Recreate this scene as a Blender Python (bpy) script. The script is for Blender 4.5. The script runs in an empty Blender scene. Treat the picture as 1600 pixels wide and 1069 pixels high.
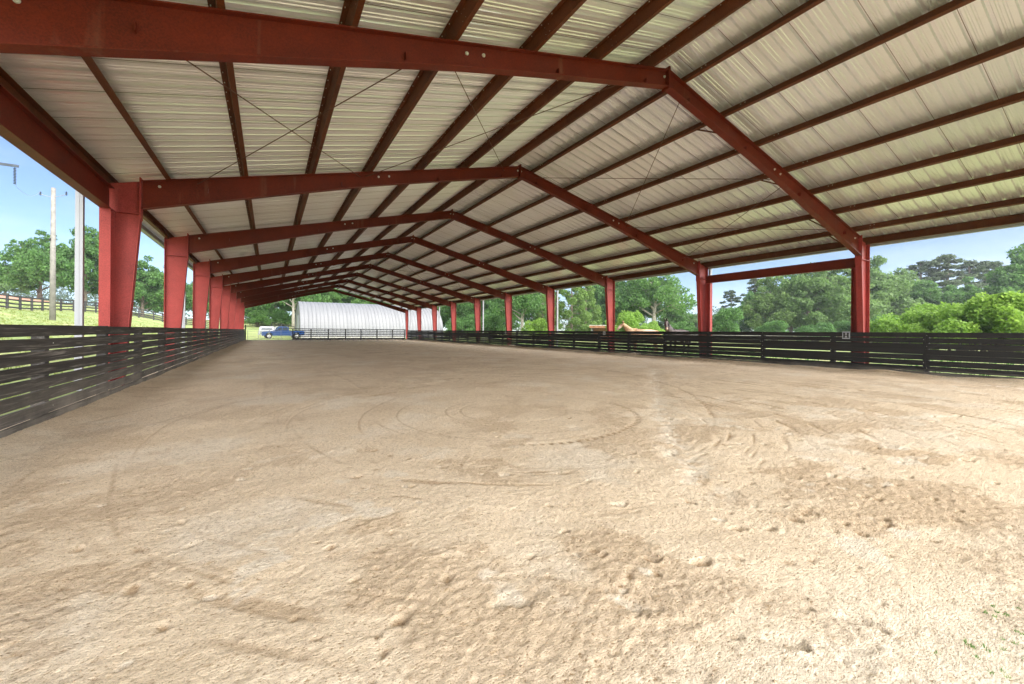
import bpy, bmesh, math, random
import numpy as np
from mathutils import Matrix, Vector
random.seed(7); RS = np.random.RandomState(11)
S = bpy.context.scene
C = S.collection
PI = math.pi
B = 6.1                       # spacing of the steel frames (20 ft)
CAMZ = 1.31

# ------------------------------------------------------------------ camera
YAW, ROLL, F = 0.5359, 0.0065, 638.2
_r = np.array([math.cos(YAW), -math.sin(YAW), 0.]); _f = np.array([math.sin(YAW), math.cos(YAW), 0.]); _u = np.array([0, 0, 1.])
_r, _u = math.cos(ROLL)*_r + math.sin(ROLL)*_u, -math.sin(ROLL)*_r + math.cos(ROLL)*_u
cam = bpy.data.cameras.new('camera'); co = bpy.data.objects.new('camera', cam); C.objects.link(co)
cam.sensor_width = 36; cam.lens = F/1600*36; cam.shift_y = -(534.5-517.86)/1600
cam.clip_start = 0.05; cam.clip_end = 3000
co.matrix_world = Matrix(((_r[0], _u[0], -_f[0], 0), (_r[1], _u[1], -_f[1], 0), (_r[2], _u[2], -_f[2], CAMZ), (0, 0, 0, 1)))
S.camera = co

# ------------------------------------------------------------------ light
SUN_EL, SUN_AZ = math.radians(20), math.radians(165)      # azimuth measured clockwise from +Y
world = bpy.data.worlds.new('World'); S.world = world; world.use_nodes = True
wn = world.node_tree; wn.nodes.clear()
wo = wn.nodes.new('ShaderNodeOutputWorld'); bg = wn.nodes.new('ShaderNodeBackground'); sky = wn.nodes.new('ShaderNodeTexSky')
sky.sky_type = 'NISHITA'; sky.sun_disc = False; sky.sun_elevation = SUN_EL; sky.sun_rotation = SUN_AZ
sky.air_density = 0.62; sky.dust_density = 0.15; sky.ozone_density = 2.0; sky.altitude = 200
bg.inputs[1].default_value = 0.05
tc = wn.nodes.new('ShaderNodeTexCoord'); mp = wn.nodes.new('ShaderNodeMapping'); mp.inputs['Scale'].default_value = (1.6, 1.6, 5.0)
nz = wn.nodes.new('ShaderNodeTexNoise'); nz.inputs['Scale'].default_value = 1.5; nz.inputs['Detail'].default_value = 8; nz.inputs['Roughness'].default_value = .55
cr = wn.nodes.new('ShaderNodeValToRGB'); cr.color_ramp.elements[0].position = .47; cr.color_ramp.elements[1].position = .80
cr.color_ramp.elements[0].color = (0, 0, 0, 1); cr.color_ramp.elements[1].color = (.75, .75, .75, 1)
mx = wn.nodes.new('ShaderNodeMix'); mx.data_type = 'RGBA'; mx.inputs['B'].default_value = (4.6, 5.6, 7.4, 1)
wn.links.new(tc.outputs['Generated'], mp.inputs[0]); wn.links.new(mp.outputs[0], nz.inputs[0]); wn.links.new(nz.outputs[0], cr.inputs[0])
wn.links.new(cr.outputs[0], mx.inputs['Factor']); wn.links.new(sky.outputs[0], mx.inputs['A'])
wn.links.new(mx.outputs['Result'], bg.inputs[0]); wn.links.new(bg.outputs[0], wo.inputs[0])
sl = bpy.data.lights.new('sun', 'SUN'); sl.energy = 5.0; sl.angle = math.radians(130); sl.color = (1, .965, .91)
so = bpy.data.objects.new('sun', sl); C.objects.link(so)
sd = Vector((math.sin(SUN_AZ)*math.cos(SUN_EL), math.cos(SUN_AZ)*math.cos(SUN_EL), math.sin(SUN_EL)))
so.rotation_euler = (-sd).to_track_quat('-Z', 'Y').to_euler(); so.location = (0, 0, 60)
S.view_settings.view_transform = 'Standard'; S.view_settings.look = 'None'; S.view_settings.gamma = 1
S.view_settings.exposure = 2.02
S.render.engine = 'CYCLES'
S.cycles.max_bounces = 10; S.cycles.diffuse_bounces = 7; S.cycles.glossy_bounces = 4; S.cycles.transparent_max_bounces = 8

# ------------------------------------------------------------------ helpers
def atp(px, d):
    "world x, y of the point seen in picture column px at camera depth d"
    xc = (px-800)/F*d
    return (xc*math.cos(YAW)+d*math.sin(YAW), -xc*math.sin(YAW)+d*math.cos(YAW))
def gnd(px, py):
    "ground point (z = 0) behind a picture position"
    v = _f + _r*(px-800)/F - _u*(py-517.86)/F
    t = CAMZ/-v[2]
    return (v[0]*t, v[1]*t)
def sm(t): t = np.clip(t, 0, 1); return t*t*(3-2*t)
def terrain(x, y):
    x = np.asarray(x, float); y = np.asarray(y, float)
    s = np.clip(-x-4.6, 0, None)
    a = .19*np.minimum(s, 17) + .11*np.clip(s-17, 0, 26)
    a = a*(1+.35*sm((y-55)/35))*(1-.0*y)
    a = a*sm((y+30)/40)
    b = 3.6*sm((y-88)/34)*(1-.8*sm((x-12)/40))
    w = .10*np.sin(x*.35+1)*np.sin(y*.27)+.05*np.sin(x*.9)*np.sin(y*.8+2)
    return np.maximum(a, b) + w*sm(s/3) - .02

class MB:
    def __init__(s): s.v = []; s.f = []; s.r = []
    def add(s, vs, fs, r=None):
        n = len(s.v); s.v += [tuple(v) for v in vs]; s.f += [tuple(i+n for i in f) for f in fs]
        r = random.random() if r is None else r
        s.r += [r]*len(vs)
    def box(s, x0, x1, y0, y1, z0, z1, M=None, r=None):
        vs = [Vector((x, y, z)) for z in (z0, z1) for y in (y0, y1) for x in (x0, x1)]
        if M: vs = [M @ v for v in vs]
        s.add(vs, [(0, 2, 3, 1), (4, 5, 7, 6), (0, 1, 5, 4), (2, 6, 7, 3), (0, 4, 6, 2), (1, 3, 7, 5)], r)
    def bar(s, p, q, w, h, up=(0, 0, 1), r=None):
        p, q = Vector(p), Vector(q); d = (q-p); L = d.length; d.normalize()
        a = d.cross(Vector(up)); a.normalize(); b = a.cross(d)
        M = Matrix((( a[0], d[0], b[0], p[0]), (a[1], d[1], b[1], p[1]), (a[2], d[2], b[2], p[2]), (0, 0, 0, 1)))
        s.box(-w/2, w/2, 0, L, -h/2, h/2, M, r)
    def tube(s, pts, rad, n=8, caps=True, r=None):
        pts = [Vector(p) for p in pts]
        rad = rad if isinstance(rad, (list, tuple)) else [rad]*len(pts)
        vs = []; prev = None
        for i, p in enumerate(pts):
            d = (pts[min(i+1, len(pts)-1)]-pts[max(i-1, 0)]).normalized()
            a = d.cross(Vector((0, 0, 1))) if prev is None else prev - d*prev.dot(d)
            if a.length < 1e-4: a = d.cross(Vector((1, 0, 0)))
            a.normalize(); prev = a; b = d.cross(a)
            vs += [p+(a*math.cos(2*PI*k/n)+b*math.sin(2*PI*k/n))*rad[i] for k in range(n)]
        fs = [(i*n+k, i*n+(k+1) % n, (i+1)*n+(k+1) % n, (i+1)*n+k) for i in range(len(pts)-1) for k in range(n)]
        if caps: fs += [tuple(range(n))[::-1], tuple((len(pts)-1)*n+k for k in range(n))]
        s.add(vs, fs, r)
    def prism(s, prof, a, b, f, r=None):
        "prof: 2-D outline; f(u, v, t) gives the 3-D point; t runs a..b"
        n = len(prof)
        vs = [f(u, v, a) for u, v in prof]+[f(u, v, b) for u, v in prof]
        fs = [(i, (i+1) % n, n+(i+1) % n, n+i) for i in range(n)]+[tuple(range(n))[::-1], tuple(range(n, 2*n))]
        s.add(vs, fs, r)
    def build(s, name, m, parent=None, smooth=False, bevel=0, loc=None):
        me = bpy.data.meshes.new(name); me.from_pydata(s.v, [], s.f)
        at = me.attributes.new('rnd', 'FLOAT', 'POINT'); at.data.foreach_set('value', s.r)
        bm = bmesh.new(); bm.from_mesh(me); bmesh.ops.recalc_face_normals(bm, faces=bm.faces)
        if bevel: bmesh.ops.bevel(bm, geom=bm.edges[:], offset=bevel, segments=2, affect='EDGES')
        bm.to_mesh(me); bm.free()
        if smooth: me.shade_smooth()
        me.materials.append(m)
        o = bpy.data.objects.new(name, me); C.objects.link(o)
        if parent: o.parent = parent
        if loc: o.location = loc
        return o
def tag(o, label=None, cat=None, group=None, kind=None):
    if label: o['label'] = label
    if cat: o['category'] = cat
    if group: o['group'] = group
    if kind: o['kind'] = kind
    return o
def thing(name, label, cat, loc=(0, 0, 0), rz=0, group=None):
    o = bpy.data.objects.new(name, None); C.objects.link(o); o.location = loc; o.rotation_euler = (0, 0, rz); o.empty_display_size = .3
    return tag(o, label, cat, group)
def dup(root, loc, rz, label, group=None, scale=None):
    r = root.copy(); C.objects.link(r); r.location = loc; r.rotation_euler = (0, 0, rz)
    if scale: r.scale = scale
    tag(r, label, None, group)
    for ch in list(root.children):
        c = ch.copy(); C.objects.link(c); c.parent = r
        for g in ch.children:
            d = g.copy(); C.objects.link(d); d.parent = c
    return r

# ------------------------------------------------------------------ materials
def new_mat(name):
    m = bpy.data.materials.new(name); m.use_nodes = True
    nt = m.node_tree; b = nt.nodes['Principled BSDF']
    return m, nt, b
def N(nt, t, **kw):
    n = nt.nodes.new('ShaderNode'+t)
    for k, v in kw.items():
        if k in n.inputs.keys() if isinstance(k, str) else False: n.inputs[k].default_value = v
        else: setattr(n, k, v)
    return n
def noise(nt, scale, detail=5, rough=.55, vec=None, mscale=None, coord='Object', dist=0):
    n = nt.nodes.new('ShaderNodeTexNoise'); n.inputs['Scale'].default_value = scale; n.inputs['Detail'].default_value = detail
    n.inputs['Roughness'].default_value = rough; n.inputs['Distortion'].default_value = dist
    t = nt.nodes.new('ShaderNodeTexCoord'); src = t.outputs[coord]
    if mscale:
        mm = nt.nodes.new('ShaderNodeMapping'); mm.inputs['Scale'].default_value = mscale; nt.links.new(src, mm.inputs[0]); src = mm.outputs[0]
    nt.links.new(src, n.inputs['Vector']); return n
def ramp(nt, src, stops):
    r = nt.nodes.new('ShaderNodeValToRGB'); e = r.color_ramp.elements
    while len(e) < len(stops): e.new(.5)
    for i, (p, c) in enumerate(stops): e[i].position = p; e[i].color = (*c, 1) if len(c) == 3 else c
    nt.links.new(src, r.inputs[0]); return r
def mixc(nt, fac, a, b, mode='MIX'):
    m = nt.nodes.new('ShaderNodeMix'); m.data_type = 'RGBA'; m.blend_type = mode
    for k, v in (('Factor', fac), ('A', a), ('B', b)):
        if hasattr(v, 'type') and hasattr(v, 'node'): nt.links.new(v, m.inputs[k])
        elif k == 'Factor': m.inputs[k].default_value = v
        else: m.inputs[k].default_value = (*v, 1)
    return m.outputs['Result']
def attr(nt, name):
    a = nt.nodes.new('ShaderNodeAttribute'); a.attribute_name = name; return a
def bump(nt, b, h, strength=.3, dist=.01):
    n = nt.nodes.new('ShaderNodeBump'); n.inputs['Strength'].default_value = strength; n.inputs['Distance'].default_value = dist
    nt.links.new(h, n.inputs['Height']); nt.links.new(n.outputs[0], b.inputs['Normal']); return n
def simple(name, col, rough=.6, metal=0, var=.25, vscale=3, bs=0, bscale=60, bdist=.004):
    m, nt, b = new_mat(name)
    n = noise(nt, vscale, 6, .6)
    lo = tuple(c*(1-var) for c in col); hi = tuple(min(1, c*(1+var)) for c in col)
    r = ramp(nt, n.outputs[0], [(.3, lo), (.7, hi)])
    nt.links.new(r.outputs[0], b.inputs['Base Color'])
    b.inputs['Roughness'].default_value = rough; b.inputs['Metallic'].default_value = metal
    if bs: bump(nt, b, noise(nt, bscale, 4, .6).outputs[0], bs, bdist)
    return m
def steel(name, col, dark, dust=.12):
    m, nt, b = new_mat(name)
    a = noise(nt, 1.1, 8, .7); g = noise(nt, 48, 4, .75); st = noise(nt, 3, 4, .6, mscale=(1, 1, .12))
    c1 = ramp(nt, a.outputs[0], [(.35, tuple(x*.8 for x in dark)), (.66, tuple(x*1.1 for x in col))]).outputs[0]
    c2 = mixc(nt, .45, c1, ramp(nt, g.outputs[0], [(.36, tuple(x*.45 for x in col)), (.66, tuple(min(1, x*1.5) for x in col))]).outputs[0])
    c3 = mixc(nt, ramp(nt, st.outputs[0], [(.6, (0, 0, 0)), (.85, (dust*2,)*3)]).outputs[0], c2, (.42, .27, .19))
    nt.links.new(c3, b.inputs['Base Color']); b.inputs['Roughness'].default_value = .55; b.inputs['Specular IOR Level'].default_value = .25
    bump(nt, b, g.outputs[0], .12, .002)
    return m
M = {}
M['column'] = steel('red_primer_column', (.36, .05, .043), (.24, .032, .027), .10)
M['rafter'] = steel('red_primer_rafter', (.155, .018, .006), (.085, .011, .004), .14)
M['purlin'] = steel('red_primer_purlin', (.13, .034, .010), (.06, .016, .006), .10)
M['bolt'] = simple('galvanised_bolt', (.62, .6, .56), .4, .3)
M['rod'] = simple('dark_rod', (.10, .04, .025), .6)
M['white'] = simple('white_painted_metal', (.33, .34, .37), .45, 0, .06, 1)
M['galv'] = simple('galvanised_pipe', (.35, .35, .35), .5, .4)
M['blackpipe'] = simple('black_painted_pipe', (.022, .022, .024), .5, 0, .3, 6)
M['black'] = simple('black_rubber', (.02, .02, .02), .7)
M['pole'] = simple('weathered_pole', (.20, .19, .17), .85, 0, .25, 4, .3, 40)
M['bark'] = simple('bark', (.16, .13, .10), .95, 0, .4, 8, .6, 30, .02)
M['palebark'] = simple('pale_bark', (.33, .30, .25), .95, 0, .3, 6, .6, 30, .02)
M['chrome'] = simple('polished_wheel', (.6, .6, .62), .25, .7)

def roof_mat():
    m, nt, b = new_mat('galvalume_roof_sheet')
    a = noise(nt, 1.0, 5, .6, mscale=(.25, 3.0, .25)); g = noise(nt, 9, 5, .7); big = noise(nt, .22, 3, .5)
    c = ramp(nt, a.outputs[0], [(.25, (.82, .81, .88)), (.75, (.89, .88, .96))]).outputs[0]
    c = mixc(nt, ramp(nt, g.outputs[0], [(.62, (0, 0, 0)), (.8, (.25,)*3)]).outputs[0], c, (.34, .29, .22))
    c = mixc(nt, ramp(nt, big.outputs[0], [(.4, (0, 0, 0)), (.65, (.35,)*3)]).outputs[0], c, (.78, .70, .65))
    nt.links.new(c, b.inputs['Base Color'])
    b.inputs['Roughness'].default_value = .31; b.inputs['Metallic'].default_value = .55
    return m
M['roof'] = roof_mat()
def fence_mat(name, c0, c1, pale, dustz=.5, axis='y'):
    m, nt, b = new_mat(name)
    ms = (8, .55, 15) if axis == 'y' else (.55, 8, 15)
    gr = noise(nt, 1.6, 6, .62, mscale=ms, dist=1.2); pt = noise(nt, 1.8, 5, .6); sp = noise(nt, 24, 4, .7)
    c = ramp(nt, gr.outputs[0], [(.3, c0), (.55, c1), (.78, pale)]).outputs[0]
    rn = attr(nt, 'rnd')
    c = mixc(nt, .8, c, ramp(nt, rn.outputs['Fac'], [(0, (.55,)*3), (1, (1.0,)*3)]).outputs[0], 'MULTIPLY')
    t = nt.nodes.new('ShaderNodeTexCoord'); sx = nt.nodes.new('ShaderNodeSeparateXYZ'); nt.links.new(t.outputs['Object'], sx.inputs[0])
    # splashed sand dust on the lowest boards: height plus noise
    mr = nt.nodes.new('ShaderNodeMapRange'); mr.inputs['From Min'].default_value = 0.0; mr.inputs['From Max'].default_value = dustz
    mr.inputs['To Min'].default_value = .85; mr.inputs['To Max'].default_value = 0
    nt.links.new(sx.outputs[2], mr.inputs[0])
    mu = nt.nodes.new('ShaderNodeMath'); mu.operation = 'MULTIPLY'; nt.links.new(mr.outputs[0], mu.inputs[0])
    nt.links.new(ramp(nt, pt.outputs[0], [(.3, (.2,)*3), (.7, (1,)*3)]).outputs[0], mu.inputs[1])
    c = mixc(nt, mu.outputs[0], c, (.30, .265, .225))
    c = mixc(nt, ramp(nt, sp.outputs[0], [(.73, (0, 0, 0)), (.80, (.5,)*3)]).outputs[0], c, (.3, .28, .25))
    nt.links.new(c, b.inputs['Base Color']); b.inputs['Roughness'].default_value = .75
    bump(nt, b, gr.outputs[0], .5, .006)
    return m
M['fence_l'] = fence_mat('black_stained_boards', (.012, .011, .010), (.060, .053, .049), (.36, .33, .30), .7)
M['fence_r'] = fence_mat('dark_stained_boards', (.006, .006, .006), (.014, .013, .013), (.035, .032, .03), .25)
M['fence_far'] = fence_mat('grey_black_rails', (.02, .02, .02), (.05, .048, .046), (.1, .095, .09), .01)

def foliage(name, lo, hi, trans=.35, rough=.6):
    m, nt, b = new_mat(name)
    rn = attr(nt, 'rnd'); oi = nt.nodes.new('ShaderNodeObjectInfo')
    n = noise(nt, .55, 3, .5)
    ad = nt.nodes.new('ShaderNodeMath'); ad.operation = 'MULTIPLY_ADD'; ad.inputs[1].default_value = .55; nt.links.new(rn.outputs['Fac'], ad.inputs[0])
    m2 = nt.nodes.new('ShaderNodeMath'); m2.operation = 'MULTIPLY_ADD'; m2.inputs[1].default_value = .75; m2.inputs[2].default_value = -.12
    nt.links.new(n.outputs[0], m2.inputs[0]); nt.links.new(m2.outputs[0], ad.inputs[2])
    c = ramp(nt, ad.outputs[0], [(.15, lo), (.55, tuple((a+b_)/2 for a, b_ in zip(lo, hi))), (.9, hi)]).outputs[0]
    c = mixc(nt, .5, c, ramp(nt, oi.outputs['Random'], [(0, (.78, .85, .72)), (.5, (1, 1, 1)), (1, (1.15, 1.08, .8))]).outputs[0], 'MULTIPLY')
    nt.links.new(c, b.inputs['Base Color']); b.inputs['Roughness'].default_value = rough
    tr = nt.nodes.new('ShaderNodeBsdfTranslucent'); nt.links.new(c, tr.inputs[0])
    ms = nt.nodes.new('ShaderNodeMixShader'); ms.inputs[0].default_value = trans
    nt.links.new(b.outputs[0], ms.inputs[1]); nt.links.new(tr.outputs[0], ms.inputs[2])
    nt.links.new(ms.outputs[0], nt.nodes['Material Output'].inputs[0])
    return m
M['leaf_a'] = foliage('oak_leaves', (.06, .15, .035), (.17, .33, .09), .5)
M['leaf_b'] = foliage('bright_leaves', (.14, .27, .03), (.34, .52, .10), .5)
M['leaf_c'] = foliage('pale_leaves', (.10, .18, .055), (.23, .35, .115), .5)
M['needle'] = foliage('pine_needles', (.07, .105, .055), (.14, .19, .10), .35)
M['softneedle'] = foliage('soft_conifer', (.10, .18, .04), (.22, .34, .09), .45)
M['far'] = foliage('far_leaves', (.05, .09, .05), (.09, .13, .08), .3)

# ------------------------------------------------------------------ noise in numpy
def _hash(ix, iy, seed):
    h = (ix.astype(np.int64)*374761393 + iy.astype(np.int64)*668265263 + seed*982451653) & 0xffffffff
    h = ((h ^ (h >> 13))*1274126177) & 0xffffffff
    return ((h ^ (h >> 16)) & 0xffff)/65535.
def vnoise(x, y, seed=0):
    ix = np.floor(x); iy = np.floor(y); fx = x-ix; fy = y-iy
    fx = fx*fx*fx*(fx*(fx*6-15)+10); fy = fy*fy*fy*(fy*(fy*6-15)+10)
    a = _hash(ix, iy, seed); b = _hash(ix+1, iy, seed); c = _hash(ix, iy+1, seed); d = _hash(ix+1, iy+1, seed)
    return (a+(b-a)*fx)*(1-fy)+(c+(d-c)*fx)*fy
def fbm(x, y, sc, octv=4, seed=0, rough=.5):
    v = 0; amp = 1; tot = 0; c, s = .8, .6
    for o in range(octv):
        v = v+amp*(vnoise(x*sc, y*sc, seed+o*17)-.5); tot += amp*.5; amp *= rough; sc *= 2.03
        x, y = c*x-s*y, s*x+c*y
    return v/tot

# ------------------------------------------------------------------ riding surface
XL, XR = -.5079*B, 2.9432*B          # outer lines of the columns
XM = (XL+XR)/2; HW = (XR-XL)/2
FXL, FXR = -.428*B, 2.862*B          # fence lines
YEND = 9.77*B
def circ3(p, q, r):
    ax, ay = p; bx, by = q; cx, cy = r
    d = 2*(ax*(by-cy)+bx*(cy-ay)+cx*(ay-by))
    ux = ((ax*ax+ay*ay)*(by-cy)+(bx*bx+by*by)*(cy-ay)+(cx*cx+cy*cy)*(ay-by))/d
    uy = ((ax*ax+ay*ay)*(cx-bx)+(bx*bx+by*by)*(ax-cx)+(cx*cx+cy*cy)*(bx-ax))/d
    return ux, uy, math.hypot(ax-ux, ay-uy)
TC = circ3(gnd(640, 672), gnd(800, 692), gnd(948, 628))
def axis(lo, hi, c, base, k):
    out = [c]
    x = c
    while x < hi: x += base*max(1, abs(x-c)/k); out.append(min(x, hi))
    x = c
    while x > lo: x -= base*max(1, abs(x-c)/k); out.insert(0, max(x, lo))
    return np.array(out)
xs = axis(FXL-.35, FXR+.35, .9, .0125, 1.9)
ys = axis(-.6, YEND+.4, .8, .0125, 1.9)
TC2 = circ3(gnd(1060, 606), gnd(1113, 655), gnd(1085, 708))
X, Y = np.meshgrid(xs, ys)
def sand_fields(X, Y):
    cx, cy, cr_ = TC
    R = np.hypot(X-cx, Y-cy); TH = np.arctan2(Y-cy, X-cx)
    z = .030*fbm(X, Y, .45, 3, 1) + .010*fbm(X, Y, 2.1, 3, 5) + .003*fbm(X, Y, 8, 3, 9, .6)
    wx, wy = X+.12*fbm(X, Y, 2.6, 3, 201), Y+.12*fbm(X, Y, 2.6, 3, 202)
    near = sm((6.5-Y)/4)
    crumb = sm((fbm(wx, wy, 1.15, 5, 40, .62)-.02)/.16)       # broken, crumbly patches
    rough_zone = np.clip(crumb*(.25+.75*near)+.18, 0, 1)
    z += .004*crumb*near*(.4+.6*fbm(X, Y, 5, 2, 77)) + .0085*rough_zone*fbm(X, Y, 24, 3, 21, .85) + .0035*fbm(X, Y, 40, 2, 28, .7)
    # raked texture following the drag's turning circle
    rk = vnoise(R*15, TH*cr_*2.6+R*3, 60)-.5 + .6*(vnoise(R*32, TH*cr_*5, 61)-.5)
    rkz = sm((R-cr_*1.15)/.8)*sm((Y-.9)/.8)
    rkz = rkz*sm((fbm(X, Y, .35, 2, 63)+.25+.12*(X-2))/.6)
    z += .006*rk*rkz*(1-.45*rough_zone)*(.5+fbm(X, Y, .7, 2, 62))
    # long drag lines
    for k, (off, amp) in enumerate([(1.9, .006), (3.4, .006), (5.6, .006), (7.5, .007), (9.4, .007)]):
        rr = R-cr_-off+.16*fbm(X, Y, .4, 2, 70+k)
        z -= amp*np.exp(-(rr/.04)**2)*sm((fbm(X, Y, .3, 2, 80+k)+.1)/.4)*sm((Y-3.2)/1.5)
    for k in range(9):
        l = FXL+2.2+k*1.9
        rr = X-l-.25*np.sin(Y*.13+k)-.2*fbm(X*0+k, Y, .2, 2, 90)
        z -= .009*np.exp(-(rr/.05)**2)*sm((Y-7-k*.4)/3)
    # tyre track with tread lugs
    ph = TH*cr_
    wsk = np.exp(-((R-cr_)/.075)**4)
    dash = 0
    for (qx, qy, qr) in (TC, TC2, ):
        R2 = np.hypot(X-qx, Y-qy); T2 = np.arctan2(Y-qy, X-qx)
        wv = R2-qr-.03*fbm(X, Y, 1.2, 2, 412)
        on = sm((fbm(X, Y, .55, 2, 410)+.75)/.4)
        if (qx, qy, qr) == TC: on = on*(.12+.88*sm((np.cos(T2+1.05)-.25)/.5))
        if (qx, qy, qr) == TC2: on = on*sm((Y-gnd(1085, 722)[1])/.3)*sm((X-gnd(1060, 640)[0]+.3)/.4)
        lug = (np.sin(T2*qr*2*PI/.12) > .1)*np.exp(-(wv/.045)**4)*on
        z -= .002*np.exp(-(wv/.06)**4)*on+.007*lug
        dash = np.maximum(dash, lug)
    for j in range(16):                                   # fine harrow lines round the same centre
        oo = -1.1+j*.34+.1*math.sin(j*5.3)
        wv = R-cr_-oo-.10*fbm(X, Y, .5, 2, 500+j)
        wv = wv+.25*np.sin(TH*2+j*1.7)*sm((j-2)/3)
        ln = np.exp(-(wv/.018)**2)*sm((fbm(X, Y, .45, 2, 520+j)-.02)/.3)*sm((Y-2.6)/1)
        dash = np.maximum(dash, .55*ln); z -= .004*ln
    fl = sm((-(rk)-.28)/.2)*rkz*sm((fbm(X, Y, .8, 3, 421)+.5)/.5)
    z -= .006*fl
    # side banks along the boards
    z += .07*sm(1-(X-FXL)/.55)+.10*sm(1-(FXR-X)/.8)*(1+.6*fbm(X, Y, .8, 2, 33))
    # pale dry colour
    pale = .5+.5*fbm(X, Y, .9, 4, 101, .6) 
    pale = sm((pale-.50)/.25)*.6*(1-crumb*.6)
    pale = np.maximum(pale, sm((fbm(wx, wy, 1.9, 4, 303, .6)-.38)/.1)*.8*near)
    pale = np.maximum(pale, .95*sm(1-(X-FXL)/1.15-.25*fbm(X, Y, 1.3, 3, 55))*sm((9-Y)/5))
    pale = np.maximum(pale, sm((1.75-Y-.12*X+.7*fbm(X, Y, .9, 3, 57))/1.6)*.85)
    pth = [gnd(1022, 575), gnd(1030, 640), gnd(1062, 705), gnd(1105, 765)]
    for i in range(len(pth)-1):
        (ax, ay), (bx, by) = pth[i], pth[i+1]
        t = np.clip(((X-ax)*(bx-ax)+(Y-ay)*(by-ay))/((bx-ax)**2+(by-ay)**2), 0, 1)
        dd = np.hypot(X-ax-t*(bx-ax), Y-ay-t*(by-ay))
        w = np.exp(-((dd+.09*fbm(X, Y, 3.2, 4, 68, .65))/.19)**2)
        pale = np.maximum(pale, .9*w*sm((fbm(X, Y, 7, 4, 66, .65)+.22)/.35)); z -= .012*w*(1+.9*fbm(X, Y, 7, 3, 66, .6))
    damp_shade = np.clip(crumb*(.26+.32*near)+.2*fbm(X, Y, .6, 3, 120), 0, 1)

    damp_shade = np.clip(np.maximum(damp_shade*.85, np.maximum(dash*1.0, fl*.9)), 0, 1); pale = pale*(1-.8*np.maximum(dash, fl*.7))  # tread-dash shadow painted dark; rake flecks and harrow lines darkened alike
    return z, pale, damp_shade
Z, PALE, DAMP_SHADE = sand_fields(X, Y)
def dent(cx, cy, rx, ry, ang, dep, rim=.35, pal=0, lean=.35):
    L = max(rx, ry)*2
    i0, i1 = np.searchsorted(xs, [cx-L, cx+L]); j0, j1 = np.searchsorted(ys, [cy-L, cy+L])
    if i1-i0 < 1 or j1-j0 < 1: return
    x = X[j0:j1, i0:i1]-cx; y = Y[j0:j1, i0:i1]-cy
    c, s = math.cos(ang), math.sin(ang)
    u = (x*c+y*s)/rx; v = (-x*s+y*c)/ry
    r = np.sqrt(u*u+v*v)*(1+.75*fbm(x+cx, y+cy, 17, 3, 3, .6))+.12*fbm(x+cx, y+cy, 40, 2, 8)
    vy = np.clip(y/max(rx, ry), -1.6, 1.6)              # bowl and rim skewed to the sun side, shaped to shade the print
    bowl = -dep*(1-sm((r-.45)/.5))*np.clip(1-.65*vy, .15, 2)
    dep *= .8
    ridge = dep*(rim+.3)*np.exp(-((r-1.15)/.24)**2)*np.clip(-vy, 0, 1)
    Z[j0:j1, i0:i1] += bowl+ridge
    DAMP_SHADE[j0:j1, i0:i1] = np.maximum(DAMP_SHADE[j0:j1, i0:i1], (1-sm((r-.2)/.7))*1.0*(1-pal))  # hollow of the print painted dark as its shade
    if pal: PALE[j0:j1, i0:i1] = np.maximum(PALE[j0:j1, i0:i1], (1-sm((r-.5)/.4))*pal)
rnd = random.Random(5)
# prints read off the photograph
for px, py, a, d in [(1157, 716, .06, .04), (1221, 790, .055, .045), (1150, 824, .07, .06), (1203, 824, .07, .06), (1290, 755, .05, .05), (1420, 745, .07, .05), (1370, 780, .08, .05), (1260, 800, .09, .05), (1140, 800, .05, .04),
                     (1015, 875, .08, .06), (1095, 880, .09, .05), (622, 968, .11, .05), (460, 966, .06, .04), (300, 850, .09, .05), (120, 860, .07, .05), (205, 920, .09, .04), (960, 790, .05, .04), (830, 870, .06, .04),
                     (780, 650, .06, .04), (800, 657, .07, .04), (790, 618, .06, .03), (803, 630, .06, .03), (808, 645, .06, .03), (1370, 700, .08, .04), (1510, 720, .08, .04), (1500, 800, .06, .04), (1385, 820, .08, .05),
                     (1075, 640, .05, .04), (1180, 560, .06, .04), (1340, 585, .06, .04), (1420, 620, .07, .05), (1460, 660, .07, .05), (1230, 700, .05, .04), (1555, 755, .07, .05), (1490, 585, .06, .04),
                     (340, 765, .07, .04), (585, 703, .09, .03), (560, 745, .08, .03), (690, 730, .10, .03), (645, 760, .07, .04), (210, 790, .06, .03), (555, 905, .07, .04), (700, 905, .08, .04), (880, 830, .05, .05), (940, 870, .06, .05)]:
    x, y = gnd(px, py); dent(x, y, a*.72, a*.42, rnd.uniform(0, PI), d*.4, .1)
for px, py, a, b_, an in [(985, 945, .16, .07, -.9), (800, 940, .15, .06, -.6), (1330, 965, .13, .06, -.8), (1215, 1000, .14, .06, -.7), (970, 790, .09, .06, 0), (1300, 740, .12, .06, .4), (790, 740, .10, .08, 0)]:
    x, y = gnd(px, py); dent(x, y, a*.8, b_*.8, an, .014, .35, .6)
for k in range(620):
    y = rnd.uniform(.7, 5) if rnd.random() < .5 else rnd.uniform(3, 30)
    x = rnd.uniform(FXL+.5, min(FXR-.5, 3+y*2.2))
    a = rnd.uniform(.025, .06)
    if math.hypot(x-TC[0], y-TC[1]) < TC[2]*1.3 and rnd.random() < .88: continue
    if y < 2.4 and rnd.random() < .5: a *= .7
    dent(x, y, a, a*rnd.uniform(.35, .8), rnd.uniform(0, PI), rnd.uniform(.004, .014), .2, .8 if rnd.random() < .25 else 0)
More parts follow.
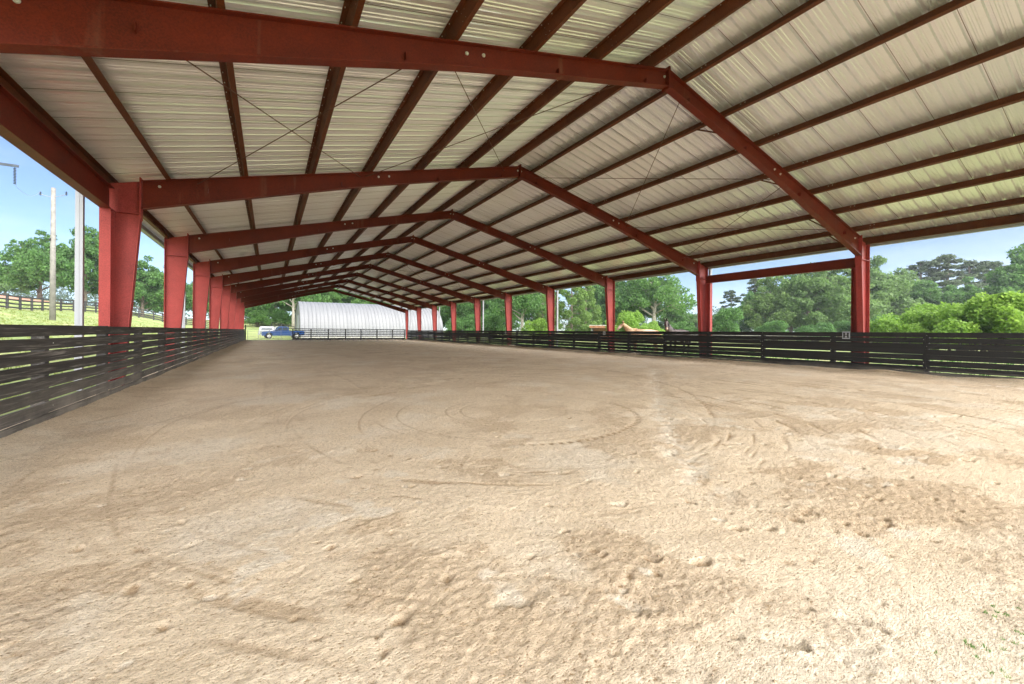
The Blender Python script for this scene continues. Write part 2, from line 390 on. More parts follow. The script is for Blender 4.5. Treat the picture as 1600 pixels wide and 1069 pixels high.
# lines of hoof prints crossing the arena
for (p, q, n) in [((560, 560), (830, 700), 22), ((1020, 560), (1110, 770), 30), ((1500, 640), (1250, 870), 16), ((330, 640), (430, 560), 14), ((950, 545), (620, 610), 24)]:
    (ax, ay), (bx, by) = gnd(*p), gnd(*q)
    for i in range(n):
        t = (i+rnd.uniform(-.2, .2))/n; s_ = .11*(-1)**i
        L = math.hypot(bx-ax, by-ay); nx, ny = -(by-ay)/L, (bx-ax)/L
        s_ += rnd.uniform(-.12, .12)
        dent(ax+(bx-ax)*t+nx*s_, ay+(by-ay)*t+ny*s_, rnd.uniform(.035, .06), rnd.uniform(.025, .04), rnd.uniform(0, PI), rnd.uniform(.01, .022))
me = bpy.data.meshes.new('sand'); nx_, ny_ = len(xs), len(ys)
V = np.stack([X, Y, Z], -1).reshape(-1, 3)
idx = np.arange(nx_*ny_).reshape(ny_, nx_)
Fq = np.stack([idx[:-1, :-1], idx[:-1, 1:], idx[1:, 1:], idx[1:, :-1]], -1).reshape(-1, 4)
def npmesh(name, V, Fq, attrs={}, smooth=True):
    me = bpy.data.meshes.new(name); n = len(V); k = Fq.shape[1]
    me.vertices.add(n); me.vertices.foreach_set('co', V.astype(np.float32).ravel())
    me.loops.add(Fq.size); me.loops.foreach_set('vertex_index', Fq.astype(np.int32).ravel())
    me.polygons.add(len(Fq)); me.polygons.foreach_set('loop_start', (np.arange(len(Fq))*k).astype(np.int32))
    for a, val in attrs.items():
        at = me.attributes.new(a, 'FLOAT', 'POINT'); at.data.foreach_set('value', val.astype(np.float32).ravel())
    me.update(calc_edges=True); me.validate()
    if smooth: me.shade_smooth()
    return me
me = npmesh('sand', V, Fq, {'pale': PALE.ravel(), 'damp_shade': DAMP_SHADE.ravel()})
def sand_mat():
    m, nt, b = new_mat('arena_sand')
    g1 = noise(nt, 160, 4, .75); g2 = noise(nt, 38, 5, .7); g3 = noise(nt, 1.1, 4, .55)
    c = ramp(nt, g3.outputs[0], [(.3, (.72, .585, .43)), (.7, (.77, .64, .485))]).outputs[0]
    c = mixc(nt, attr(nt, 'damp_shade').outputs['Fac'], c, (.47, .34, .22))  # damp crumbs and painted shade of prints and treads
    c = mixc(nt, attr(nt, 'pale').outputs['Fac'], c, (.78, .69, .57))
    c = mixc(nt, .9, c, ramp(nt, g2.outputs[0], [(.30, (.60, .55, .48)), (.45, (1, 1, 1)), (.75, (1.12, 1.11, 1.09))]).outputs[0], 'MULTIPLY')
    c = mixc(nt, .9, c, ramp(nt, g1.outputs[0], [(.33, (.45, .40, .34)), (.45, (1, 1, 1)), (.7, (1.2, 1.18, 1.15))]).outputs[0], 'MULTIPLY')
    g5 = noise(nt, 75, 2, .5, mscale=(.7, 1.3, 1))
    c = mixc(nt, 1, c, ramp(nt, g5.outputs[0], [(.30, (.50, .43, .35)), (.385, (1, 1, 1)), (.62, (1, 1, 1)), (.72, (1.14, 1.13, 1.1))]).outputs[0], 'MULTIPLY')
    g4 = noise(nt, 13, 6, .75, mscale=(1, 1.5, 1))
    c = mixc(nt, .85, c, ramp(nt, g4.outputs[0], [(.32, (.70, .62, .52)), (.44, (1, 1, 1)), (.72, (1.08, 1.08, 1.07))]).outputs[0], 'MULTIPLY')
    nt.links.new(c, b.inputs['Base Color']); b.inputs['Roughness'].default_value = .95; b.inputs['Specular IOR Level'].default_value = .1
    ad = nt.nodes.new('ShaderNodeMath'); ad.operation = 'ADD'
    nt.links.new(g1.outputs[0], ad.inputs[0]); nt.links.new(g2.outputs[0], ad.inputs[1])
    a2 = nt.nodes.new('ShaderNodeMath'); a2.operation = 'ADD'; nt.links.new(ad.outputs[0], a2.inputs[0]); nt.links.new(g5.outputs[0], a2.inputs[1])
    bump(nt, b, a2.outputs[0], .85, .010)
    return m
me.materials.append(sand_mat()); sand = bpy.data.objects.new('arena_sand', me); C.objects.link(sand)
tag(sand, 'raked tan sand floor of the riding arena', 'ground', None, 'structure')

# ------------------------------------------------------------------ terrain
def ground_mat():
    m, nt, b = new_mat('grass_ground')
    a = noise(nt, .35, 5, .6); g = noise(nt, 5, 6, .7); d = noise(nt, .9, 4, .6)
    c = ramp(nt, a.outputs[0], [(.3, (.24, .315, .12)), (.55, (.34, .385, .165)), (.75, (.45, .42, .23))]).outputs[0]
    c = mixc(nt, .8, c, ramp(nt, g.outputs[0], [(.3, (.5, .55, .4)), (.55, (1, 1, 1)), (.75, (1.3, 1.25, 1.1))]).outputs[0], 'MULTIPLY')
    c = mixc(nt, ramp(nt, d.outputs[0], [(.66, (0, 0, 0)), (.74, (.7,)*3)]).outputs[0], c, (.36, .22, .12))
    nt.links.new(c, b.inputs['Base Color']); b.inputs['Roughness'].default_value = .95; b.inputs['Specular IOR Level'].default_value = .1
    bump(nt, b, g.outputs[0], .8, .08); return m
gx = np.unique(np.concatenate([np.linspace(-400, -60, 25), np.linspace(-60, 20, 110), np.linspace(20, 120, 50), np.linspace(120, 700, 20)]))
gy = np.unique(np.concatenate([np.linspace(-300, -20, 20), np.linspace(-20, 130, 150), np.linspace(130, 800, 25)]))
GX, GY = np.meshgrid(gx, gy); GZ = terrain(GX, GY)
under = (GX > FXL-.6) & (GX < FXR+.6) & (GY > -1.2) & (GY < YEND+.6)
GZ = np.where(under, -.25, GZ)
GZ = GZ + .05*fbm(GX, GY, .6, 3, 7)*(GX < -6)
ii = np.arange(len(gx)*len(gy)).reshape(len(gy), len(gx))
FF = np.stack([ii[:-1, :-1], ii[:-1, 1:], ii[1:, 1:], ii[1:, :-1]], -1).reshape(-1, 4)
gm = npmesh('ground', np.stack([GX, GY, GZ], -1).reshape(-1, 3), FF); M['grass'] = ground_mat(); gm.materials.append(M['grass'])
go = bpy.data.objects.new('grass_ground', gm); C.objects.link(go); tag(go, 'mown yellow green pasture around the arena', 'ground', None, 'structure')
def strip(name, pts, w, m, lift, label):
    vs = []; 
    for i, (x, y) in enumerate(pts):
        a = pts[max(i-1, 0)]; b = pts[min(i+1, len(pts)-1)]; L = math.hypot(b[0]-a[0], b[1]-a[1]); nx, ny = -(b[1]-a[1])/L, (b[0]-a[0])/L
        for t in (-1, -.5, 0, .5, 1):
            px, py = x+nx*w/2*t, y+ny*w/2*t; vs.append((px, py, float(terrain(px, py))+lift))
    mb = MB(); mb.add(vs, [(i*5+k, i*5+k+1, (i+1)*5+k+1, (i+1)*5+k) for i in range(len(pts)-1) for k in range(4)])
    return tag(mb.build(name, m, smooth=True), label, 'road', None, 'structure')
M['clay'] = simple('red_clay', (.46, .235, .165), .95, 0, .2, .6, .5, 8, .05)

# ------------------------------------------------------------------ steel shelter
Z0 = .5154*B+CAMZ                                   # top of rafter at the outer column line
ZR = .9096*B+CAMZ+.17                               # top of rafter at the ridge
SL = (ZR-Z0)/HW
def rz_(x): return ZR-SL*abs(x-XM)
shel = thing('riding_arena_shelter', 'long open red steel frame riding arena shelter with cream ribbed metal roof', 'shelter')
Y0F = .9797*B
frames = [Y0F+k*B for k in range(-1, 10)]
BACK = []
def I_member(mb, top, bot, y, fl=.17, tf=.012, tw=.009):
    "I section lying in the plane y=const between two polylines of (x, z)"
    n = len(top)
    for i in range(n-1):
        a, b_, c, d = top[i], top[i+1], bot[i+1], bot[i]
        vs = [(p[0], y+s*tw/2, p[1]) for s in (-1, 1) for p in (a, b_, c, d)]
        mb.add(vs, [(0, 1, 2, 3), (7, 6, 5, 4), (0, 4, 5, 1), (1, 5, 6, 2), (2, 6, 7, 3), (3, 7, 4, 0)])
    for line in (top, bot):
        for i in range(n-1):
            mb.bar((line[i][0], y, line[i][1]), (line[i+1][0], y, line[i+1][1]), fl, tf*1.6)
for k, y in list(enumerate(frames)):
    end = k == 10
    for s in (-1, 1):
        xo = XM+s*HW; wb, wt = (.30, .42) if end else (.34, .62)
        kb = Z0-.60                                      # bottom of the knee
        mb = MB()
        xi_b, xi_t = xo-s*wb, xo-s*wt
        # outer flange, inner flange, web
        fw = .21
        mb.box(xo-.008, xo+.008, y-fw/2, y+fw/2, .02, rz_(xo)-.02)
        mb.bar((xi_b, y, .02), (xi_t, y, kb), fw*.85, .016, up=(s, 0, .1))
        vs = []
        tw = .006
        pr = [(xo-s*.008, .02), (xi_b, .02), (xi_t, kb), (xi_t, rz_(xi_t)-.01), (xo-s*.008, rz_(xo)-.01)]
        mb.prism(pr, y-tw, y+tw, lambda u, v, t: (u, t, v))
        mb.bar((xo, y, kb), (xi_t, y, kb), fw*.9, .014)            # cap stiffener
        mb.box(xi_t-.012, xi_t+.012, y-fw*.48, y+fw*.48, kb-.12, rz_(xi_t)+.06)     # end plate
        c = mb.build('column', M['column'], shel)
        bp = MB(); bp.box(min(xo, xi_b)-.05, max(xo, xi_b)+.05, y-.16, y+.16, 0, .02); bp.build('base_plate', M['column'], c)
        # rafter
        mb = MB(); xa, xb = xi_t-s*.02, XM+s*.012
        pts = 6; top = []; bot = []
        for i in range(pts+1):
            t = i/pts; x = xa+(xb-xa)*t
            dep = .62-(.62-.36)*min(1, t/.55) if t < .55 else .36
            top.append((x, rz_(x)-.012)); bot.append((x, rz_(x)-dep))
        I_member(mb, top, bot, y)
        mb.box(XM+s*.012-.010, XM+s*.012+.010, y-.10, y+.10, ZR-.42, ZR+.05)        # ridge splice plate
        for t in (.12, .42, .7, .93):
            x = xa+(xb-xa)*t; z = rz_(x)-.30; mb.box(x-.006, x+.006, y-.08, y-.006, z-.05, z+.05)  # web clips
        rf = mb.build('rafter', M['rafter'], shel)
        
        sp = [.0, .045] if not end else [.0]
        for x in (xb-s*.08, xa+(xb-xa)*.52, xa+(xb-xa)*.55, xa+(xb-xa)*.03):
            zc = rz_(x)-.14
            bt = MB(); bt.tube([(x, y-.004, zc), (x, y-.018, zc), (x, y-.019, zc), (x, y-.038, zc)], [.03, .028, .013, .013], 12)
            bt.build('bolt', M['bolt'], rf)
PUR = [.09, .333, .576, .82, 1.063, 1.306, 1.55]
YA, YB = frames[0]-3.3, frames[-1]+.35  # roof run on unseen past the first frame, added to shade the near sand
th = math.atan(SL)
for s in (-1, 1):
    for p in PUR:
        x = XM+s*p*B; z = rz_(x)
        ux, uz = math.cos(th)*s, -math.sin(th)        # downslope
        nx, nz = math.sin(th)*s, math.cos(th)
        def f(u, v, t): return (x+ux*u+nx*v, t, z+uz*u+nz*v)
        mb = MB(); h = .205; w = .075; t_ = .006
        prof = [(-w, 0), (t_, 0), (t_, h-t_), (w+t_, h-t_), (w+t_, h), (0, h), (0, t_), (-w, t_)]   # Z section
        prof = [(-w, .0), (t_, .0), (t_, h-t_), (w+t_, h-t_), (w+t_, h), (0, h), (0, t_), (-w+t_, t_), (-w+t_, .022), (-w, .022)]
        mb.prism(prof, YA, YB, f, .5)
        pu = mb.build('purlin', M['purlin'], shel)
        sb = MB()
        for yy in frames:                                # lap bolts beside every frame and clips on it
            for q in (-.55, -.45, .45, .55):
                for hh in (.05, .155):
                    if YA < yy+q < YB: cc = f(-.004, hh, yy+q); sb.box(cc[0]-.009, cc[0]+.009, cc[1]-.009, cc[1]+.009, cc[2]-.009, cc[2]+.009)
        tag(sb.build('lap_bolts', M['bolt'], pu), kind='stuff')
    # eave strut
    x = XM+s*(HW-.02); z = rz_(x)
    mb = MB(); mb.box(x-.006, x+.006, YA, YB, z-.03, z+.22); mb.box(min(x, x-s*.10), max(x, x-s*.10), YA, YB, z-.042, z-.03); mb.box(min(x, x-s*.10), max(x, x-s*.10), YA, YB, z+.185, z+.195)
    mb.build('eave_strut', M['purlin'], shel)
    # gutter and trim outside it
    mb = MB(); xg = x+s*.30; z = z-.09
    mb.prism([(0, .02), (.13, .02), (.14, .15), (.125, .15), (.118, .032), (.012, .032), (.012, .15), (0, .15)], YA, YB, lambda u, v, t: (xg+s*u, t, z+v))
    mb.build('gutter', M['white'], shel)
    # ribbed sheet
    prof = []; y = YA-.25; i = 0
    while y < YB+.25:
        prof += [(y, 0), (y+.075, 0), (y+.085, .012), (y+.105, .012), (y+.115, 0), (y+.15, 0), (y+.16, .012), (y+.18, .012), (y+.19, 0), (y+.225, 0), (y+.243, .048), (y+.287, .048)]
        y += .305
    vs = []; nseg = 3
    for j in range(nseg+1):
        xx = XM+s*((HW+.40)*j/nseg)
        zz = rz_(xx)+.205/math.cos(th)+.004
        vs += [(xx, yy, zz+hh) for yy, hh in prof]
    n = len(prof)
    mb = MB(); mb.add(vs, [(j*n+i, j*n+i+1, (j+1)*n+i+1, (j+1)*n+i) for j in range(nseg) for i in range(n-1)])
    rp = mb.build('roof_sheet', M['roof'], shel)
    # fastener tips through the sheet beside each purlin, and dark lap seams
    sb = MB()
    for p in PUR:
        for i in range(0, int((YB-YA)/.305)):
            yy = YA-.25+.305*i+.06+random.uniform(-.02, .02)
            if yy > 26: break
            if yy < 0: continue
            xx = XM+s*(p*B+.10); zz = rz_(xx)+.205/math.cos(th)-.006
            sb.box(xx-.006, xx+.006, yy-.006, yy+.006, zz-.014, zz+.012)
    tag(sb.build('roof_screws', M['bolt'], rp), kind='stuff')
    sb = MB(); i = 0; yy = YA-.25
    while yy < YB:
        a, b_ = XM+s*.05, XM+s*(HW+.1)
        sb.bar((a, yy+.248, rz_(a)+.205/math.cos(th)+.001), (b_, yy+.248, rz_(b_)+.205/math.cos(th)+.001), .007, .003); yy += .915
    tag(sb.build('lap_seams', M['rod'], rp), kind='stuff')
mb = MB(); zc = ZR+.205/math.cos(th)+.055
mb.prism([(-.3, -.3*SL), (0, 0), (.3, -.3*SL), (.3, -.3*SL+.006), (0, .006), (-.3, -.3*SL+.006)], YA-.25, YB+.25, lambda u, v, t: (XM+u, t, zc+v)); mb.build('ridge_cap', M['roof'], shel)
# tension rods
def rod(p, q):
    mb = MB(); mb.tube([p, q], .009, 6); mb.build('brace_rod', M['rod'], shel)
for b0 in (1, 5, 9):
    if b0 > 9: continue
    y1, y2 = frames[b0], frames[b0+1] if b0+1 < len(frames) else frames[b0]
    for s in (-1, 1):
        for (a, c) in ((1.46, .86), (.84, .10)):
            xa, xc = XM+s*a*B, XM+s*c*B
            rod((xa, y1, rz_(xa)-.12), (xc, y2, rz_(xc)-.12)); rod((xc, y1, rz_(xc)-.12), (xa, y2, rz_(xa)-.12))
# flange braces
for k, y in enumerate(frames):
    for s in (-1, 1):
        for p in (.333, .82, 1.306, 1.55):
            x = XM+s*p*B; dep = .36 if p < .85 else .36+.26*min(1, (p-.85)/.75)
            x2 = x+s*.02
            if k in (1, 2, 3):
                mb = MB(); mb.bar((x2, y+.05, rz_(x)-dep+.03), (x2, y+.72, rz_(x)+.05), .035, .035); mb.build('flange_brace', M['purlin'], shel)
# portal beam between the first two right hand columns
for s, za, zb in ((1, 3.66, 3.98), (-1, 3.86, 4.33)):
    x = XM+s*(HW-.12); ya, yb = frames[1]+.11, frames[2]-.11
    mb = MB(); mb.box(x-.006, x+.006, ya, yb, za, zb)
    mb.box(x-.09, x+.09, ya, yb, za-.014, za); mb.box(x-.09, x+.09, ya, yb, zb, zb+.014)
    mb.build('portal_beam', M['rafter'], shel)
    for y0_, dy in ((ya, .24), (yb, -.24)):          # portal posts against the main columns
        mb = MB(); lo, hi = min(y0_, y0_+dy), max(y0_, y0_+dy)
        mb.box(x-.006, x+.006, lo+.012, hi-.012, 0, za-.014)
        for q in (lo, hi-.012): mb.box(x-.09, x+.09, q, q+.012, 0, za-.014)
        mb.box(x-.089, x+.089, lo+.013, hi-.013, za-.03, za-.0145)
        mb.build('portal_post', M['column'], shel)
# downspouts
for s, ks in ((-1, (2, 4, 6, 8)), (1, (2, 4, 6, 8, 10))):
    for k in ks:
        y = frames[k]+.02; x = XM+s*(HW+.36); z = rz_(XM+HW)
        mb = MB(); a = .065
        mb.box(x-.06, x+.06, y-.05, y+.05, 0, z-.08); mb.box(x-.008, x+.008, y-.056, y-.05, 0, z-.09); mb.build('downspout', M['white'], shel)


# ------------------------------------------------------------------ board fences of the arena
def board_fence(xf, side, y0, y1, m, label, tops, first, group, step=2.44, gap=.035, bh=.152):
    base = thing('board_fence', label, 'fence', (0, 0, 0), 0, group)
    H = 1.365
    ypost = []; y = first
    while y > y0: y -= step
    while y < y1: 
        if y > y0-.01: ypost.append(y)
        y += step
    for y in ypost:
        mb = MB(); w = .135
        mb.box(xf-side*.0-(.0 if side > 0 else .0), xf, 0, 0, 0, 0) if False else None
        xa, xb = (xf-.035-w, xf-.035) if side < 0 else (xf+.035, xf+.035+w)
        mb.box(xa, xb, y-w/2, y+w/2, -.05, H-.02+random.uniform(-.01, .02)); mb.build('post', m, base, bevel=.006)
        if side < 0:
            mb = MB(); xa, xb = (xf+.016, xf+.036)
    edges = [y0]+[y for i, y in enumerate(ypost) if i % 2 == 0 and y > y0+.3 and y < y1-.3]+[y1]
    nb = 7; pit = (H-.14)/nb
    for a, b_ in zip(edges[:-1], edges[1:]):
        mb = MB()
        for i in range(nb):
            z0 = .155+i*pit+random.uniform(-.006, .006); dz = random.uniform(-.008, .008)
            if i == nb-1: z0 = .155+i*pit; dz = 0
            hh = bh*random.uniform(.97, 1.0)+(.019 if side > 0 and i in (1, 3, 4) else .004 if side > 0 else 0)
            n = 8; vs = []; ph = random.uniform(0, 6)
            off = -side*random.uniform(0, .004)
            for j in range(n+1):
                t = j/n; yy = a+.002+(b_-a-.004)*t; wob = .003*math.sin(ph+t*5); bow = .004*math.sin(ph*2+t*4)
                for (dx, zz) in ((-.0125, 0), (.0125, 0), (.0125, hh), (-.0125, hh)):
                    vs.append((xf+off+dx+bow, yy, z0+zz+dz*t+wob))
            fs = [(j*4+k, j*4+(k+1) % 4, j*4+4+(k+1) % 4, j*4+4+k) for j in range(n) for k in range(4)]+[(0, 1, 2, 3), tuple(n*4+k for k in (3, 2, 1, 0))]
            mb.add(vs, fs)
        mb.build('plank_panel', m, base)
    # kick board set forward at the sand
    for a, b_ in zip(edges[:-1], edges[1:]):
        mb = MB(); xk = xf-side*.035
        mb.box(xk-.02, xk+.02, a+.003, b_-.003, -.04, .150+random.uniform(-.005, .008)); mb.build('kick_board', m, base, bevel=.004)
    # nail heads and face battens on the joints
    mb = MB()
    for y in ypost:
        for i in range(nb):
            for q in (-.035, .035):
                zz = .155+i*pit+bh*random.uniform(.2, .8)
                if random.random() < .35: mb.box(xf-side*.014-.002, xf-side*.014+.002, y+q-.006, y+q+.006, zz-.006, zz+.006)
    tag(mb.build('nails', M['bolt'], base), kind='stuff')
    return base
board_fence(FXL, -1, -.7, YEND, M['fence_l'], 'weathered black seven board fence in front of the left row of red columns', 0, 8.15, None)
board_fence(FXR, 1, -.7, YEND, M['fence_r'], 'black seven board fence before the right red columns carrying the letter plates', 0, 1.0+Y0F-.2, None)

# ------------------------------------------------------------------ letter plates
def plate(y, ch, label, size=.2):
    t = thing('letter_plate', label, 'sign', (FXR-.03, y, 1.25), 0, 'letter plates on the right fence')
    mb = MB(); mb.box(-.004, .004, -size/2, size/2, -size*.56, size*.56); mb.build('plate', M['white'], t, bevel=.002)
    cu = bpy.data.curves.new('letter', 'FONT'); cu.body = ch; cu.size = size*1.05; cu.align_x = 'CENTER'; cu.align_y = 'CENTER'; cu.extrude = .002; cu.offset = .004
    o = bpy.data.objects.new('letter', cu); C.objects.link(o)
    o.rotation_euler = (PI/2, 0, -PI/2); bpy.context.view_layer.update()
    dg = bpy.context.evaluated_depsgraph_get(); lm = bpy.data.meshes.new_from_object(o.evaluated_get(dg))
    if ch == 'H':        # slab serif capital: one outline
        u = size
        half = [(.42, .40), (.42, .29), (.35, .29), (.35, -.29), (.42, -.29), (.42, -.40), (.06, -.40), (.06, -.29), (.14, -.29), (.14, -.07)]
        out = half+[(-x_, y_) for x_, y_ in half[::-1]]
        top_ = [(-.14, .07), (-.14, .29), (-.06, .29), (-.06, .40), (-.42, .40)]
        pts = [(.14, .07), (.14, .29), (.06, .29), (.06, .40)]+half+[(-.14, -.07), (-.14, -.29), (-.06, -.29), (-.06, -.40), (-.42, -.40), (-.42, -.29), (-.35, -.29), (-.35, .29), (-.42, .29), (-.42, .40), (-.06, .40), (-.06, .29), (-.14, .29), (-.14, .07)]
        bm = bmesh.new(); vv = [bm.verts.new((a_*u, b__*u, -.002)) for a_, b__ in pts]; fc = bm.faces.new(vv)
        ex = bmesh.ops.extrude_face_region(bm, geom=[fc]); bmesh.ops.translate(bm, vec=(0, 0, .004), verts=[g for g in ex['geom'] if isinstance(g, bmesh.types.BMVert)])
        bmesh.ops.triangulate(bm, faces=bm.faces[:]); bmesh.ops.recalc_face_normals(bm, faces=bm.faces[:])
        lm = bpy.data.meshes.new('letter'); bm.to_mesh(lm); bm.free()
    bpy.data.objects.remove(o); l = bpy.data.objects.new('letter', lm); lm.materials.clear(); lm.materials.append(M['black']); C.objects.link(l)
    l.parent = t; l.rotation_euler = (PI/2, 0, -PI/2); l.location = (-.0065, 0, 0)
def yonX(px, Xw):
    a = math.atan((px-800)/F)+YAW; return Xw/math.tan(a)
plate(yonX(1322, FXR-.03), 'H', 'white plate with a large black slab serif H near the closest right column', .225)
plate(yonX(944, FXR-.03), 'S', 'small greyed plate on the fence beside the chestnut horse', .2)
plate(yonX(790, FXR-.03), 'E', 'tiny pale plate on the fence further along toward the white hut', .2)

# ------------------------------------------------------------------ far end: pipe panels and gate
def pipe_run(name, label, cat, pxs, Yw, m, rails, H, post_r, rail_r, board=None, group=None):
    t = thing(name, label, cat, (0, 0, 0), 0, group)
    X_ = [Yw*math.tan(math.atan((p-800)/F)+YAW) for p in pxs]
    for x in X_:
        mb = MB(); mb.box(x-post_r, x+post_r, Yw-post_r, Yw+post_r, 0, H); mb.build('upright', m, t)
    for a, b_ in zip(X_[:-1], X_[1:]):
        mb = MB()
        for i in range(rails):
            z = .22+(H-.26)*i/(rails-1); mb.tube([(a+post_r, Yw, z), (b_-post_r, Yw, z)], rail_r, 8)
        mb.build('rail_set', m, t)
    if board:
        mb = MB(); mb.box(X_[0], X_[-1], Yw-.06, Yw-.035, -.02, .17); mb.build('kick_board', M['fence_r'], t)
    return t, X_
pipe_run('pipe_fence', 'black pipe panel fence across the far end in front of the white hut', 'fence', [457.5, 486, 513, 540, 564, 589, 613, 632.5], YEND, M['blackpipe'], 6, 1.5, .065, .05, True)
gt, gX = pipe_run('pipe_gate', 'thin grey five rail pipe gate at the far left corner before the trucks', 'gate', [387, 403.5, 421, 439, 455], YEND+.1, M['galv'], 6, 1.35, .022, .014)
mb = MB(); mb.box(gX[0]-.3, gX[0]-.17, YEND+.02, YEND+.17, -.05, 1.9); tag(mb.build('gate_post', M['fence_r'], bevel=.01), 'tall black square wooden gate post where the left fence ends', 'post')

# ------------------------------------------------------------------ white arched hut
def hut():
    yn = 76.; R = 8.6; H = 6.45
    x0 = yn*math.tan(math.atan((468.5-800)/F)+YAW)+.05; x1 = yn*math.tan(math.atan((693-800)/F)+YAW)
    t = thing('arched_hut', 'long white ribbed metal arched hut beyond the far end of the arena', 'building', ((x0+x1)/2, yn+R, 0))
    m, nt, b = new_mat('white_arch_panel')
    n = noise(nt, .5, 4, .6, mscale=(3, .3, .3)); g = noise(nt, 3, 5, .7)
    c = ramp(nt, n.outputs[0], [(.3, (.165, .168, .176)), (.7, (.205, .208, .216))]).outputs[0]
    c = mixc(nt, ramp(nt, g.outputs[0], [(.62, (0, 0, 0)), (.8, (.4,)*3)]).outputs[0], c, (.5, .5, .49))
    nt.links.new(c, b.inputs['Base Color']); b.inputs['Roughness'].default_value = .45
    L = x1-x0; pitch = .61; nn = int(L/pitch); seg = 36; sub = 8
    vs = []; cols = nn*sub+1
    for i in range(cols):
        x = -L/2+L*i/(cols-1); w = .085*(abs(math.sin(PI*i/sub))**.6)
        for j in range(seg+1):
            a = PI*j/seg; ca, sa = math.cos(a), math.sin(a)
            sa2 = sa**.82
            vs.append((x, -(R+w)*np.sign(ca)*abs(ca)**.9, (H+w)*sa2))
    mb = MB(); mb.add(vs, [(i*(seg+1)+j, i*(seg+1)+j+1, (i+1)*(seg+1)+j+1, (i+1)*(seg+1)+j) for i in range(cols-1) for j in range(seg)])
    mb.build('arch_shell', m, t, smooth=False)
    for s in (-1, 1):
        mb = MB(); v = [(s*(L/2-.15), 0, 0)]
        v = [(s*(L/2-.15), -R*np.sign(math.cos(PI*j/seg))*abs(math.cos(PI*j/seg))**.9, H*math.sin(PI*j/seg)**.82 if 0 < j < seg else 0) for j in range(seg+1)]
        mb.add(v, [tuple(range(seg+1))]); w = mb.build('end_wall', m, t)
        mb = MB(); mb.box(s*(L/2-.13)-.03, s*(L/2-.13)+.03, -2, 2, 0, 4); mb.build('door', M['white'], w)
    mb = MB()
    for s in (-1, 1): mb.box(-L/2, L/2, s*(R+.25)-.15, s*(R+.25)+.15, 0, .35)
    mb.build('footing', simple('concrete', (.35, .34, .32), .9), t)
hut()

